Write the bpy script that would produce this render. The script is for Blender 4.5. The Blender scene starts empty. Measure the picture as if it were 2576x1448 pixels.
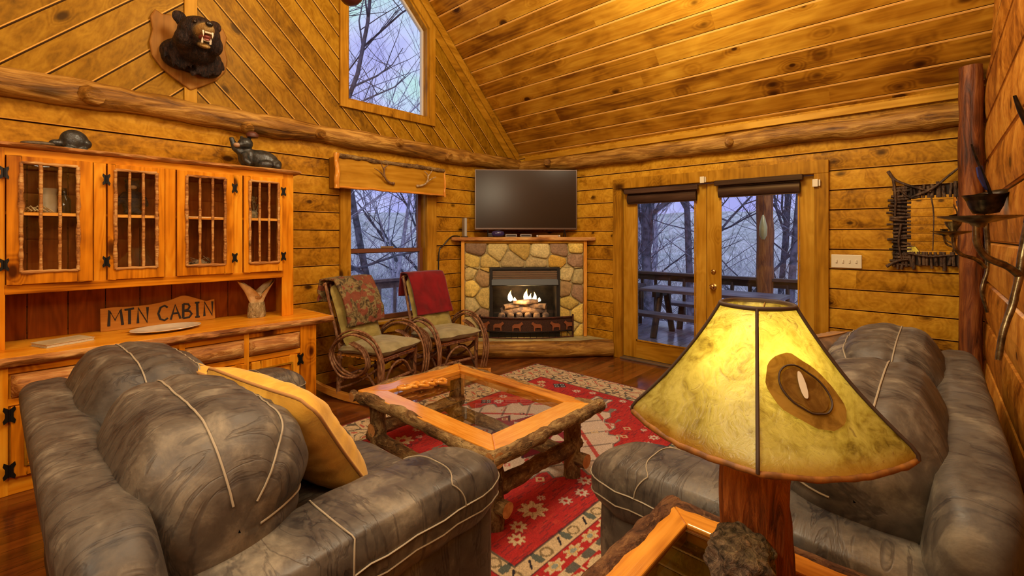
import bpy, bmesh, math, random
import numpy as np
from mathutils import Vector, Matrix, Euler, noise
SC = bpy.context.scene
COL = SC.collection
random.seed(11)
PI = math.pi
XW, YW, YC = 5.08, 4.55, -0.30          # right wall plane, left wall plane, near right wall plane
EAVE = 2.661; RX = 0.97                 # eave height and ridge x (45 degree roof)

# ---------------------------------------------------------------- mesh builder
class MB:
    def __init__(s): s.v = []; s.f = []; s.mi = []; s.M = None
    def add(s, vs, fs, mi=0):
        o = len(s.v)
        for p in vs:
            s.v.append(tuple(s.M @ Vector(p)) if s.M is not None else tuple(p))
        for f in fs:
            s.f.append([i+o for i in f]); s.mi.append(mi)
        return s
    def box(s, c, d, rot=None, mi=0):
        x, y, z = d[0]/2, d[1]/2, d[2]/2
        vs = [Vector((i*x, j*y, k*z)) for i in (-1, 1) for j in (-1, 1) for k in (-1, 1)]
        if rot is not None:
            R = Euler(rot).to_matrix(); vs = [R @ v for v in vs]
        vs = [v+Vector(c) for v in vs]
        return s.add(vs, [(0,1,3,2),(4,6,7,5),(0,4,5,1),(2,3,7,6),(0,2,6,4),(1,5,7,3)], mi)
    def bx(s, x0, x1, y0, y1, z0, z1, mi=0):
        return s.box(((x0+x1)/2, (y0+y1)/2, (z0+z1)/2), (x1-x0, y1-y0, z1-z0), None, mi)
    def tube(s, path, r, n=8, rough=0.0, rs=4.0, cap=True, capmi=None, mi=0, flat=1.0, closed=False, seed=0.0):
        P = [Vector(p) for p in path]; m = len(P)
        R = r if isinstance(r, (list, tuple)) else [r]*m
        vs = []; u = None
        for i, p in enumerate(P):
            if closed: t = P[(i+1) % m]-P[i-1]
            else: t = P[min(i+1, m-1)]-P[max(i-1, 0)]
            if t.length < 1e-9: t = Vector((0,0,1))
            t.normalize()
            if u is None:
                u = t.cross(Vector((0,0,1)))
                if u.length < .05: u = t.cross(Vector((0,1,0)))
            u = u-t*u.dot(t); u.normalize(); w = t.cross(u)
            for k in range(n):
                a = 2*PI*k/n; rr = R[i]
                q = u*math.cos(a)*rr+w*math.sin(a)*rr*flat
                if rough:
                    q *= 1+rough*noise.noise((p+q*1.0)*rs+Vector((seed,seed,0)))*1.6
                vs.append(p+q)
        fs = []
        for i in range(m if closed else m-1):
            for k in range(n):
                a = i*n+k; b = i*n+(k+1) % n; j = (i+1) % m
                fs.append((a, b, j*n+(k+1) % n, j*n+k))
        s.add(vs, fs, mi)
        if cap and not closed:
            o = len(s.v)-len(vs); cm = mi if capmi is None else capmi
            s.f.append([o+k for k in range(n)][::-1]); s.mi.append(cm)
            s.f.append([o+(m-1)*n+k for k in range(n)]); s.mi.append(cm)
        return s
    def lathe(s, prof, c=(0,0,0), n=24, cap=True, mi=0, sx=1.0, sy=1.0):
        vs = [(c[0]+r*math.cos(2*PI*k/n)*sx, c[1]+r*math.sin(2*PI*k/n)*sy, c[2]+z) for r, z in prof for k in range(n)]
        fs = [(i*n+k, i*n+(k+1) % n, (i+1)*n+(k+1) % n, (i+1)*n+k) for i in range(len(prof)-1) for k in range(n)]
        if cap:
            fs += [tuple(range(n))[::-1], tuple((len(prof)-1)*n+k for k in range(n))]
        return s.add(vs, fs, mi)
    def surf(s, fn, nu, nv, cu=False, cv=False, mi=0):
        vs = [fn(i/(nu if cu else nu-1), j/(nv if cv else nv-1)) for i in range(nu) for j in range(nv)]
        fs = []
        for i in range(nu if cu else nu-1):
            for j in range(nv if cv else nv-1):
                a, b = i, (i+1) % nu; c, d = j, (j+1) % nv
                fs.append((a*nv+c, b*nv+c, b*nv+d, a*nv+d))
        return s.add(vs, fs, mi)
    def prism(s, poly, z0, z1, plane='xy', mi=0):
        # extrude a 2D outline; plane gives which axes the outline uses, the third axis is extruded
        def P(a, b, h):
            return {'xy': (a, b, h), 'xz': (a, h, b), 'yz': (h, a, b)}[plane]
        n = len(poly)
        vs = [P(a, b, z0) for a, b in poly]+[P(a, b, z1) for a, b in poly]
        fs = [tuple(range(n))[::-1], tuple(range(n, 2*n))]+[(i, (i+1) % n, n+(i+1) % n, n+i) for i in range(n)]
        return s.add(vs, fs, mi)
    def ell(s, c, h, n=14, e=2.0, fn=None, rot=None, mi=0):
        return s.puff(c, h, e, n, fn, rot, mi)
    def puff(s, c, h, e=4.0, n=12, fn=None, rot=None, mi=0):
        R = Euler(rot).to_matrix() if rot is not None else None
        seen = {}; vs = []; fs = []
        def idx(p):
            k = tuple(round(q*1e4) for q in p)
            if k not in seen:
                seen[k] = len(vs); vs.append(pfpt(p, c, h, e, fn, R))
            return seen[k]
        for ax in range(3):
            for sg in (-1, 1):
                for i in range(n):
                    for j in range(n):
                        q = []
                        for (a, b) in ((i, j), (i+1, j), (i+1, j+1), (i, j+1)):
                            u = math.tan((2*a/n-1)*PI/4); v = math.tan((2*b/n-1)*PI/4)
                            p = [0, 0, 0]; p[ax] = sg; p[(ax+1) % 3] = u; p[(ax+2) % 3] = v
                            q.append(idx(p))
                        fs.append(q if sg > 0 else q[::-1])
        return s.add(vs, fs, mi)
    def mesh(s, name):
        me = bpy.data.meshes.new(name)
        me.from_pydata(s.v, [], s.f)
        return me
    def build(s, name, mat, parent=None, smooth=35, bevel=0, sub=0, remesh=0, disp=None, fix=True):
        me = s.mesh(name)
        mats = mat if isinstance(mat, (list, tuple)) else [mat]
        for m in mats: me.materials.append(m)
        if len(mats) > 1:
            me.polygons.foreach_set('material_index', [min(i, len(mats)-1) for i in s.mi])
        if fix:
            bm = bmesh.new(); bm.from_mesh(me)
            bmesh.ops.remove_doubles(bm, verts=bm.verts, dist=1e-6)
            bmesh.ops.recalc_face_normals(bm, faces=bm.faces); bm.to_mesh(me); bm.free()
        me.update()
        if smooth:
            me.polygons.foreach_set('use_smooth', [True]*len(me.polygons))
            if smooth < 179: me.set_sharp_from_angle(angle=math.radians(smooth))
        o = bpy.data.objects.new(name, me); COL.objects.link(o)
        if parent is not None: o.parent = parent
        if remesh:
            md = o.modifiers.new('r', 'REMESH'); md.mode = 'VOXEL'; md.voxel_size = remesh; md.use_smooth_shade = True
            m2 = o.modifiers.new('s', 'SMOOTH'); m2.factor = .5; m2.iterations = 3
        if bevel:
            md = o.modifiers.new('b', 'BEVEL'); md.width = bevel; md.segments = 2; md.limit_method = 'ANGLE'; md.angle_limit = math.radians(40)
            md.harden_normals = False
        if sub:
            md = o.modifiers.new('u', 'SUBSURF'); md.levels = sub; md.render_levels = sub
        return o

def pfpt(p, c, h, e, fn=None, R=None):
    E3 = e if isinstance(e, (list, tuple)) else (e, e, e)
    em = sum(E3)/3
    d = sum(abs(p[i])**E3[i] for i in range(3))**(1/em)
    q = Vector((p[0]/d, p[1]/d, p[2]/d))
    v = Vector((q[0]*h[0], q[1]*h[1], q[2]*h[2]))
    if fn: v = fn(q, v)
    if R is not None: v = R @ v
    return v+Vector(c)

def tag(o, label=None, cat=None, group=None, kind=None):
    if label: o['label'] = label
    if cat: o['category'] = cat
    if group: o['group'] = group
    if kind: o['kind'] = kind
    return o
def thing(name, label, cat, loc=(0,0,0), rz=0.0, group=None):
    o = bpy.data.objects.new(name, None); COL.objects.link(o)
    o.empty_display_size = .1
    o.location = loc; o.rotation_euler = (0, 0, rz)
    return tag(o, label, cat, group)
def dup(root, loc, rz, label=None):
    r = root.copy(); COL.objects.link(r); r.location = loc; r.rotation_euler = (0, 0, rz)
    if label: r['label'] = label
    for ch in list(root.children):
        c = ch.copy(); COL.objects.link(c); c.parent = r
        for g in list(ch.children):
            d = g.copy(); COL.objects.link(d); d.parent = c
    return r
def lerp(a, b, t): return a+(b-a)*t
def arc(c, r, a0, a1, n, plane='yz', x=0.0, ry=None):
    ry = r if ry is None else ry; out = []
    for i in range(n):
        a = math.radians(lerp(a0, a1, i/(n-1))); p, q = c[0]+r*math.cos(a), c[1]+ry*math.sin(a)
        out.append({'yz': (x, p, q), 'xz': (p, x, q), 'xy': (p, q, x)}[plane])
    return out
def spline(pts, n=6):
    P = [Vector(p) for p in pts]; out = []
    for i in range(len(P)-1):
        p0 = P[max(i-1, 0)]; p1 = P[i]; p2 = P[i+1]; p3 = P[min(i+2, len(P)-1)]
        for k in range(n):
            t = k/n
            out.append(.5*((2*p1)+(p2-p0)*t+(2*p0-5*p1+4*p2-p3)*t*t+(3*p1-p0-3*p2+p3)*t*t*t))
    out.append(P[-1]); return out
def wob(p, s=3.0, seed=0.0):
    return noise.noise(Vector((p[0]*s+seed, p[1]*s-seed, p[2]*s+seed*.5)))

# ---------------------------------------------------------------- materials
class NB:
    def __init__(s, name):
        s.m = bpy.data.materials.new(name); s.m.use_nodes = True; s.nt = s.m.node_tree; s.nt.nodes.clear()
        s.tc = None
    def n(s, t, ins=None, **kw):
        nd = s.nt.nodes.new(t)
        for k, v in kw.items(): setattr(nd, k, v)
        for k, v in (ins or {}).items(): s.set(nd.inputs[k], v)
        return nd
    def set(s, sock, v):
        if isinstance(v, bpy.types.NodeSocket): s.nt.links.new(v, sock)
        elif isinstance(v, (tuple, list)) and sock.type == 'RGBA' and len(v) == 3: sock.default_value = (*v, 1)
        else: sock.default_value = v
    def ma(s, op, a, b=0.0, c=0.0, clamp=False):
        nd = s.n('ShaderNodeMath', {0: a, 1: b}, operation=op, use_clamp=clamp)
        if op in ('MULTIPLY_ADD', 'SMOOTH_MIN', 'COMPARE', 'WRAP'): s.set(nd.inputs[2], c)
        return nd.outputs[0]
    def coord(s, kind='Object'):
        if s.tc is None: s.tc = s.n('ShaderNodeTexCoord')
        return s.tc.outputs[kind]
    def xyz(s, v=None):
        nd = s.n('ShaderNodeSeparateXYZ', {0: v if v is not None else s.coord()}); return nd.outputs[0], nd.outputs[1], nd.outputs[2]
    def vec(s, x, y, z):
        return s.n('ShaderNodeCombineXYZ', {0: x, 1: y, 2: z}).outputs[0]
    def noise(s, v=None, scale=5, detail=3, rough=.55, dist=0.0, col=False):
        nd = s.n('ShaderNodeTexNoise', {'Vector': v if v is not None else s.coord(), 'Scale': scale, 'Detail': detail, 'Roughness': rough, 'Distortion': dist})
        return nd.outputs[1 if col else 0]
    def sstep(s, x, a, b, lo=0.0, hi=1.0):
        nd = s.n('ShaderNodeMapRange', {'Value': x, 'From Min': a, 'From Max': b, 'To Min': lo, 'To Max': hi}, interpolation_type='SMOOTHSTEP'); return nd.outputs[0]
    def mix(s, f, a, b, blend='MIX'):
        nd = s.n('ShaderNodeMix', data_type='RGBA', blend_type=blend)
        s.set(nd.inputs[0], f); s.set(nd.inputs[6], a); s.set(nd.inputs[7], b); return nd.outputs[2]
    def ramp(s, f, stops):
        nd = s.n('ShaderNodeValToRGB', {0: f}); r = nd.color_ramp
        while len(r.elements) < len(stops): r.elements.new(.5)
        for e, (p, c) in zip(r.elements, stops): e.position = p; e.color = (*c, 1)
        return nd.outputs[0]
    def bump(s, h, strength=.3, dist=.01):
        return s.n('ShaderNodeBump', {'Height': h, 'Strength': strength, 'Distance': dist}).outputs[0]
    def bsdf(s, col, rough=.5, normal=None, **kw):
        ins = {'Base Color': col, 'Roughness': rough}
        if normal is not None: ins['Normal'] = normal
        ins.update(kw)
        return s.n('ShaderNodeBsdfPrincipled', ins).outputs[0]
    def out(s, sh):
        s.n('ShaderNodeOutputMaterial', {0: sh}); return s.m

def sat(c, k=1.0): return tuple(c)
def wood(name, lo, mid, hi, axis='x', pitch=None, pat=None, phase=0.0, groove='dark', rough=.42, knots=.45, gs=1.0, bump=.35, kscale=1.0, var=.35, coat=0.0, blotch=.5, rings=1.0, gw=.05, spec=.3):
    b = NB(name); x, y, z = b.xyz()
    oi = b.n('ShaderNodeObjectInfo').outputs['Random']
    if pat == 'siding': A, B, Cc = b.ma('ADD', x, y), z, b.ma('SUBTRACT', x, y)
    elif pat == 'ceiling': A, B, Cc = y, x, z
    elif pat == 'floor': A, B, Cc = x, y, z
    elif pat == 'chevron':
        ax = b.ma('ABSOLUTE', b.ma('SUBTRACT', x, RX))
        A = b.ma('MULTIPLY', b.ma('SUBTRACT', ax, z), .7071); B = b.ma('MULTIPLY', b.ma('ADD', ax, z), .7071); Cc = x
    else: A, B, Cc = {'x': (x, y, z), 'y': (y, x, z), 'z': (z, x, y)}[axis]
    if pat is None or pat == 'chevron':
        sg = b.ma('MULTIPLY', oi, 13.7)
        A = b.ma('ADD', A, sg)
    rnd = oi; gl = None
    if pitch:
        u = b.ma('ADD', b.ma('DIVIDE', B, pitch), phase)
        idx = b.ma('FLOOR', u); fr = b.ma('SUBTRACT', u, idx)
        key = b.vec(idx, b.ma('SIGN', b.ma('SUBTRACT', x, RX)) if pat == 'chevron' else 0.0, 0.0)
        rnd = b.n('ShaderNodeTexWhiteNoise', {0: key}, noise_dimensions='3D').outputs[0]
        if pat in ('floor', 'ceiling', 'siding'):
            # butt joints: shift by a random amount, new random per board length
            sh = b.ma('ADD', b.ma('DIVIDE', A, 1.9 if pat == 'floor' else 3.1), b.ma('MULTIPLY', rnd, 7.0))
            ii = b.ma('FLOOR', sh)
            rnd = b.n('ShaderNodeTexWhiteNoise', {0: b.vec(idx, ii, 3.0)}, noise_dimensions='3D').outputs[0]
        A = b.ma('ADD', A, b.ma('MULTIPLY', rnd, 37.0))
        ed = b.ma('SUBTRACT', .5, b.ma('ABSOLUTE', b.ma('SUBTRACT', fr, .5)))   # 0 at board edge
        gl = ed
    v = b.vec(b.ma('MULTIPLY', A, 1.0), B, Cc)
    # soft growth rings, fine streaks and knots
    lowv = b.vec(b.ma('MULTIPLY', A, .55), b.ma('MULTIPLY', B, 4.6), b.ma('MULTIPLY', Cc, 4.6))
    low = b.noise(lowv, 1.0*gs, 2, .5, .3)
    kv = b.vec(b.ma('MULTIPLY', A, 3.0*kscale), b.ma('MULTIPLY', B, 6.0*kscale), b.ma('MULTIPLY', Cc, 2.0))
    vo = b.n('ShaderNodeTexVoronoi', {'Vector': kv, 'Scale': 1.0, 'Randomness': 1.0}, feature='F1')
    dist = vo.outputs['Distance']
    kr = b.n('ShaderNodeSeparateColor', {0: vo.outputs['Color']}).outputs[0]
    kon = b.ma('LESS_THAN', kr, knots)
    rr = b.sstep(kr, 0.0, knots, .09, .22)
    kd = b.ma('MULTIPLY', b.sstep(b.ma('DIVIDE', dist, rr), .55, 1.15, 1.0, 0.0), kon)
    halo = b.ma('MULTIPLY', b.sstep(dist, .08, .42, 1.0, 0.0), kon)
    ring = b.ma('ADD', b.ma('MULTIPLY', low, 1.6), b.ma('MULTIPLY', halo, .4))
    ring = b.ma('SINE', b.ma('MULTIPLY', ring, 40.0*gs))
    ring = b.ma('MULTIPLY_ADD', ring, .5, .5)
    fine = b.noise(b.vec(b.ma('MULTIPLY', A, 2.2), b.ma('MULTIPLY', B, 60.0), b.ma('MULTIPLY', Cc, 60.0)), 1.0*gs, 4, .6)
    st = b.noise(b.vec(b.ma('MULTIPLY', A, .9), b.ma('MULTIPLY', B, 13.0), b.ma('MULTIPLY', Cc, 13.0)), 1.0*gs, 3, .55, .8)
    bl = b.noise(b.vec(b.ma('MULTIPLY', A, 1.3), b.ma('MULTIPLY', B, 2.5), b.ma('MULTIPLY', Cc, 2.5)), 1.6, 3, .55, .6)
    t = b.ma('ADD', b.ma('MULTIPLY', ring, .13*rings), b.ma('MULTIPLY', fine, .34))
    t = b.ma('ADD', t, b.ma('MULTIPLY', b.ma('SUBTRACT', st, .5), .62))
    t = b.ma('ADD', t, b.ma('MULTIPLY', b.ma('SUBTRACT', bl, .5), blotch*1.6))
    t = b.ma('ADD', t, b.ma('MULTIPLY', b.ma('SUBTRACT', rnd, .5), var))
    t = b.ma('SUBTRACT', t, b.ma('MULTIPLY', halo, .16))
    t = b.ma('ADD', t, .24)
    col = b.ramp(t, [(.10, lo), (.45, mid), (.85, hi)])
    dk = tuple(q*f for q, f in zip(lo, (.20, .14, .3)))
    col = b.mix(b.ma('MULTIPLY', kd, .93), col, dk)
    h = b.ma('MULTIPLY', fine, .3)
    if gl is not None:
        g = b.sstep(gl, 0.0, .022, 1.0, 0.0)
        if groove == 'light':
            lt = b.ma('MULTIPLY', b.ma('LESS_THAN', fr, .085), .9)
            col = b.mix(lt, col, (.80,.42,.10))
            col = b.mix(b.ma('GREATER_THAN', fr, .972), col, dk)
        elif groove == 'none': pass
        else:
            w_ = gw
            if groove == 'dark':
                lt = b.ma('MULTIPLY', b.ma('LESS_THAN', fr, w_*1.9), .75)
                col = b.mix(lt, col, (.78,.42,.09))
            col = b.mix(b.ma('MAXIMUM', b.ma('LESS_THAN', fr, w_), b.ma('GREATER_THAN', fr, 1-w_*.45)), col, dk)
        h = b.ma('SUBTRACT', h, b.ma('MULTIPLY', g, 1.2))
    nb = b.bump(h, bump, .006)
    kw = {'Specular IOR Level': spec, 'Specular Tint': (1.0, .62, .25, 1)}
    if coat: kw.update({'Coat Weight': coat, 'Coat Roughness': .12})
    return b.out(b.bsdf(col, rough, nb, **kw))

def simple(name, col, rough=.5, metal=0.0, nz=0.0, ns=20.0, col2=None, bump=0.0, spec=.5, **kw):
    b = NB(name); c = col; nb = None
    if nz or bump or col2:
        no = b.noise(None, ns, 4, .6)
        c2 = col2 if col2 else tuple(q*(1-nz) for q in col)
        c = b.mix(b.sstep(no, .35, .65), c2, col)
        if bump: nb = b.bump(no, bump, .01)
    d = {'Metallic': metal, 'Specular IOR Level': spec}; d.update(kw)
    return b.out(b.bsdf(c, rough, nb, **d))
def glass(name, tint=(1,1,1), ior=1.45, rough=0.0, base=.0):
    b = NB(name)
    fr = b.n('ShaderNodeFresnel', {'IOR': ior}).outputs[0]
    if base: fr = b.ma('ADD', fr, base, clamp=True)
    fr = b.ma('MULTIPLY', fr, b.ma('SUBTRACT', 1.0, b.n('ShaderNodeNewGeometry').outputs['Backfacing']))
    tr = b.n('ShaderNodeBsdfTransparent', {0: (*tint, 1)}).outputs[0]
    gl = b.n('ShaderNodeBsdfGlossy', {'Color': (1,1,1,1), 'Roughness': rough}).outputs[0]
    return b.out(b.n('ShaderNodeMixShader', {0: fr, 1: tr, 2: gl}).outputs[0])
def emit(name, col, st):
    b = NB(name); return b.out(b.n('ShaderNodeEmission', {0: (*col, 1), 1: st}).outputs[0])
def bark(name, cols=((.035,.018,.007),(.16,.085,.03),(.34,.24,.10)), scale=9.0, axis='x', bump=1.0):
    b = NB(name); x, y, z = b.xyz()
    A, B, Cc = {'x': (x, y, z), 'y': (y, x, z), 'z': (z, x, y)}[axis]
    v = b.vec(b.ma('MULTIPLY', A, .45), B, Cc)
    n1 = b.noise(v, scale*2.2, 5, .65, 1.2); n2 = b.noise(v, scale*.8, 3, .5, .3)
    n3 = b.noise(v, scale*5, 4, .7, .5)
    t = b.ma('ADD', b.ma('MULTIPLY', n1, .65), b.ma('MULTIPLY', n2, .45))
    col = b.ramp(t, [(.40, cols[0]), (.54, cols[1]), (.70, cols[2])])
    col = b.mix(b.ma('MULTIPLY', b.sstep(n3, .56, .64), .55), col, tuple(min(1, q*1.25) for q in cols[2]))
    col = b.mix(b.ma('MULTIPLY', b.sstep(n3, .36, .44, 1.0, 0.0), .7), col, cols[0])
    h = b.ma('ADD', n1, b.ma('MULTIPLY', n3, .6))
    return b.out(b.bsdf(col, .8, b.bump(h, bump, .012), **{'Specular IOR Level': .25}))
def log_mat(name, lo, mid, hi, axis='x', stretch=.12, scale=9.0, bump=.8):
    # peeled, knife-marked log: long flakes along the grain
    b = NB(name); x, y, z = b.xyz()
    A, B, Cc = {'x': (x, y, z), 'y': (y, x, z), 'z': (z, x, y)}[axis]
    v = b.vec(b.ma('MULTIPLY', A, stretch), B, Cc)
    n1 = b.noise(v, scale*1.6, 5, .62, 1.6); n2 = b.noise(b.vec(b.ma('MULTIPLY', A, .5), B, Cc), scale*.45, 3, .5, .5)
    t = b.ma('ADD', b.ma('MULTIPLY', n1, .75), b.ma('MULTIPLY', n2, .4))
    col = b.ramp(t, [(.40, lo), (.56, mid), (.72, hi)])
    kv = b.n('ShaderNodeTexVoronoi', {'Vector': b.vec(b.ma('MULTIPLY', A, 1.6), b.ma('MULTIPLY', B, 5.0), b.ma('MULTIPLY', Cc, 5.0)), 'Scale': 1.0}, feature='F1')
    kk = b.ma('MULTIPLY', b.sstep(kv.outputs['Distance'], .08, .26, 1.0, 0.0), b.ma('LESS_THAN', b.n('ShaderNodeSeparateColor', {0: kv.outputs['Color']}).outputs[0], .35))
    col = b.mix(b.ma('MULTIPLY', kk, .8), col, tuple(q*.35 for q in lo))
    return b.out(b.bsdf(col, .55, b.bump(n1, bump, .015), **{'Specular IOR Level': .3}))
def leather(name, a, m, c, rough=.5, along='x'):
    # brushed hide: cloudy wear marks and creases gathered across the length of each piece
    b = NB(name); x, y, z = b.xyz()
    n1 = b.noise(None, 2.6, 6, .60, .6); n2 = b.noise(None, 10, 6, .66, .5); n3 = b.noise(None, 150, 2, .5)
    if along == 'x': v = b.vec(b.ma('MULTIPLY', x, 9.0), b.ma('MULTIPLY', y, 2.2), b.ma('MULTIPLY', z, 2.2))
    else: v = b.vec(b.ma('MULTIPLY', x, 2.2), b.ma('MULTIPLY', y, 8.0), b.ma('MULTIPLY', z, 2.2))
    n4 = b.noise(v, 1.7, 4, .55, 1.0)
    cr = b.ma('ABSOLUTE', b.ma('SUBTRACT', n4, .56))            # thin valleys where the noise crosses its mean
    cre = b.sstep(cr, 0.0, .05)
    t = b.ma('ADD', b.ma('MULTIPLY', n1, .62), b.ma('MULTIPLY', n2, .42))
    t = b.ma('ADD', t, b.ma('MULTIPLY', b.ma('SUBTRACT', cre, 1.0), .07))
    col = b.ramp(t, [(.36, a), (.52, m), (.70, c)])
    h = b.ma('ADD', b.ma('MULTIPLY', cre, .10), b.ma('ADD', b.ma('MULTIPLY', n4, .40), b.ma('MULTIPLY', n3, .03)))
    rg = b.sstep(n2, .3, .7, rough-.04, rough+.16)
    return b.out(b.bsdf(col, rg, b.bump(h, .42, .02), **{'Specular IOR Level': .5}))
def cloth(name, col, col2, ns=9.0, rough=.9, bump=.25, weave=0.0):
    b = NB(name)
    n1 = b.noise(None, ns, 5, .6, .6); n2 = b.noise(None, 260, 2)
    c = b.mix(b.sstep(n1, .32, .68), col2, col)
    return b.out(b.bsdf(c, rough, b.bump(b.ma('ADD', n1, b.ma('MULTIPLY', n2, .15)), bump, .015), **{'Specular IOR Level': .2, 'Sheen Weight': .2}))
def attr_mat(name, attr='Col', rough=.8, bump=.3, ns=60.0, mul=None):
    b = NB(name); a = b.n('ShaderNodeAttribute', attribute_name=attr).outputs[0]
    n1 = b.noise(None, ns, 4, .6)
    c = b.mix(b.ma('MULTIPLY', b.sstep(n1, .3, .7, 1.0, 0.0), .35), a, (.02, .015, .01))
    return b.out(b.bsdf(c, rough, b.bump(n1, bump, .008), **{'Specular IOR Level': .25}))
# ---------------------------------------------------------------- palette
M = {}
def W(name, pal, **k): M[name] = wood(name, *pal, **k)
PINE = ((.13,.048,.003), (.40,.180,.009), (.62,.330,.025))
GOLD = ((.105,.044,.002), (.26,.122,.005), (.42,.225,.015))
CEIL = ((.15,.050,.004), (.38,.160,.010), (.58,.300,.026))
HUTC = ((.26,.062,.003), (.68,.235,.008), (.88,.42,.028))
TRIM = ((.17,.068,.004), (.38,.175,.010), (.56,.300,.030))
W('siding', PINE, pat='siding', pitch=.18, phase=.35, knots=.36, var=.30, bump=.25, gw=.035)
W('siding_red', ((.16,.042,.006),(.42,.145,.016),(.66,.30,.045)), pat='siding', pitch=.30, phase=.15, knots=.3, bump=.3, blotch=.9, gw=.02)
W('gable', GOLD, pat='chevron', pitch=.165, phase=.2, knots=.5, var=.28)
W('ceil', CEIL, pat='ceiling', pitch=.1372, phase=-.70, groove='light', knots=.62, var=.35, rough=.4, blotch=.8)
W('floor', ((.045,.010,.002),(.13,.034,.006),(.24,.072,.012)), pat='floor', pitch=.09, knots=.15, rough=.16, bump=.12, coat=.5, gw=.03, groove='thin')
for a in 'xyz':
    W('trim_'+a, TRIM, axis=a, knots=.3)
    W('hutch_'+a, HUTC, axis=a, knots=.34, rough=.36, gs=1.2)
    W('oak_'+a, ((.36,.11,.012),(.68,.28,.035),(.82,.44,.09)), axis=a, knots=.1, rough=.18, coat=.7, gs=1.6)
    M['log_'+a] = log_mat('log_'+a, (.060,.021,.003), (.27,.120,.014), (.54,.30,.06), axis=a, bump=1.0)
    M['bark_'+a] = bark('bark_'+a, axis=a)
M['dark_log'] = log_mat('dark_log', (.03,.008,.003), (.17,.045,.009), (.34,.12,.025), axis='z')
M['live_edge'] = log_mat('live_edge', (.16,.05,.01), (.46,.19,.04), (.70,.42,.14), axis='x', scale=14)
M['black_iron'] = simple('black_iron', (.012,.011,.010), .45, .6)
M['endgrain'] = simple('endgrain', (.62,.33,.11), .6, col2=(.45,.19,.05), ns=30)
M['glass'] = glass('glass')
M['black_plastic'] = simple('black_plastic', (.012,.011,.012), .3)
M['white_plastic'] = simple('white_plastic', (.70,.62,.42), .4)
M['vinyl'] = simple('vinyl', (.55,.50,.42), .4)
M['vinyl_brown'] = simple('vinyl_brown', (.16,.055,.02), .45)
M['brass'] = simple('brass', (.62,.42,.14), .25, 1.0)
M['jamb'] = M['trim_z']

# ---------------------------------------------------------------- room shell
def siding(mb, axis, const, sgn, a0, a1, z0, z1, pitch, phase, opens, depth=.016, mi=0):
    """Bulged horizontal boards with grooves, as one sheet with openings [(a0,a1,z0,z1)]."""
    zs = {z0, z1}
    k0 = math.floor(z0/pitch+phase)-1; k1 = math.ceil(z1/pitch+phase)+1
    for k in range(k0, k1+1):
        for f in (0, .05, .2, .5, .8, .95):
            z = (k+f-phase)*pitch
            if z0 < z < z1: zs.add(z)
    for o in opens:
        for z in o[2:]:
            if z0 < z < z1: zs.add(z)
    zs = sorted(zs)
    def off(z):
        f = (z/pitch+phase) % 1.0
        e = min(f, 1-f)
        return const+sgn*(depth*min(1, e/.05)**.6*.6+depth*.4*(1-(2*f-1)**2))
    def P(a, z): return (a, off(z), z) if axis == 'x' else (off(z), a, z)
    for zb, zt in zip(zs[:-1], zs[1:]):
        zm = (zb+zt)/2; cuts = [(a0, a1)]
        for o in opens:
            if o[2] < zm < o[3]:
                nc = []
                for c in cuts:
                    if o[0] > c[0]: nc.append((c[0], min(c[1], o[0])))
                    if o[1] < c[1]: nc.append((max(c[0], o[1]), c[1]))
                cuts = [c for c in nc if c[1]-c[0] > 1e-4]
        for c in cuts:
            mb.add([P(c[0], zb), P(c[1], zb), P(c[1], zt), P(c[0], zt)], [(0, 1, 2, 3)], mi)
def roof(x): return EAVE+(XW-x) if x >= RX else EAVE+(x-(2*RX-XW))
XL = 2*RX-XW                                     # far left eave
W1 = (2.36, 3.36, .55, 2.06)                     # lower window opening
W2 = [(2.345, 2.93), (3.40, 2.93), (3.40, 4.02), (2.345, 5.075)]   # upper window opening
D1 = (.80, 2.87, 0.0, 2.10)                      # french door opening (y0,y1,z0,z1)

fl = MB().add([(XL-.1,YC-.1,0),(XW+.1,YC-.1,0),(XW+.1,YW+.1,0),(XL-.1,YW+.1,0)], [(0,1,2,3)])
fl.bx(XL-.1, XW+.1, YC-.1, YW+.1, -.12, -.001)
tag(fl.build('floor', M['floor'], fix=False, smooth=0), kind='structure')

wl = MB()
siding(wl, 'x', YW, -1, XL, XW, 0, 2.56, .18, .35, [W1])
y = YW-.012
def q(*p): wl.add([(a, y, z) for a, z in p], [tuple(range(len(p)))], 1)
q((XL,2.5),(RX,2.5),(RX,roof(RX)),(XL,roof(XL)))
q((RX,2.5),(2.345,2.5),(2.345,roof(2.345)),(RX,roof(RX)))
q((2.345,2.5),(3.40,2.5),(3.40,2.93),(2.345,2.93))
q((2.345,5.075),(3.40,4.02),(3.40,roof(3.40)),(2.345,roof(2.345)))
q((3.40,2.5),(XW,2.5),(XW,roof(XW)),(3.40,roof(3.40)))
tag(wl.build('wall_left', [M['siding'], M['gable']], fix=False, smooth=30), kind='structure')
wr = MB(); siding(wr, 'y', XW, -1, YC, YW, 0, EAVE+.02, .18, .35, [D1])
tag(wr.build('wall_right', M['siding'], fix=False, smooth=30), kind='structure')
wn = MB(); siding(wn, 'x', YC, 1, XL, XW, 0, 2.7, .30, .15, [], depth=.03)
wn.add([(XL,YC,2.69),(XW,YC,2.69),(RX,YC,roof(RX))], [(0,1,2)])
tag(wn.build('wall_near', M['siding_red'], fix=False, smooth=30), kind='structure')
wb = MB(); siding(wb, 'y', XL, 1, YC, YW, 0, EAVE+.02, .18, .35, [])
tag(wb.build('wall_back', M['siding'], fix=False, smooth=30), kind='structure')
ce = MB(); t = .0
ce.add([(XW+.02,YC-.1,EAVE-.02),(XW+.02,YW+.1,EAVE-.02),(RX,YW+.1,roof(RX)),(RX,YC-.1,roof(RX))], [(0,1,2,3)])
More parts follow.
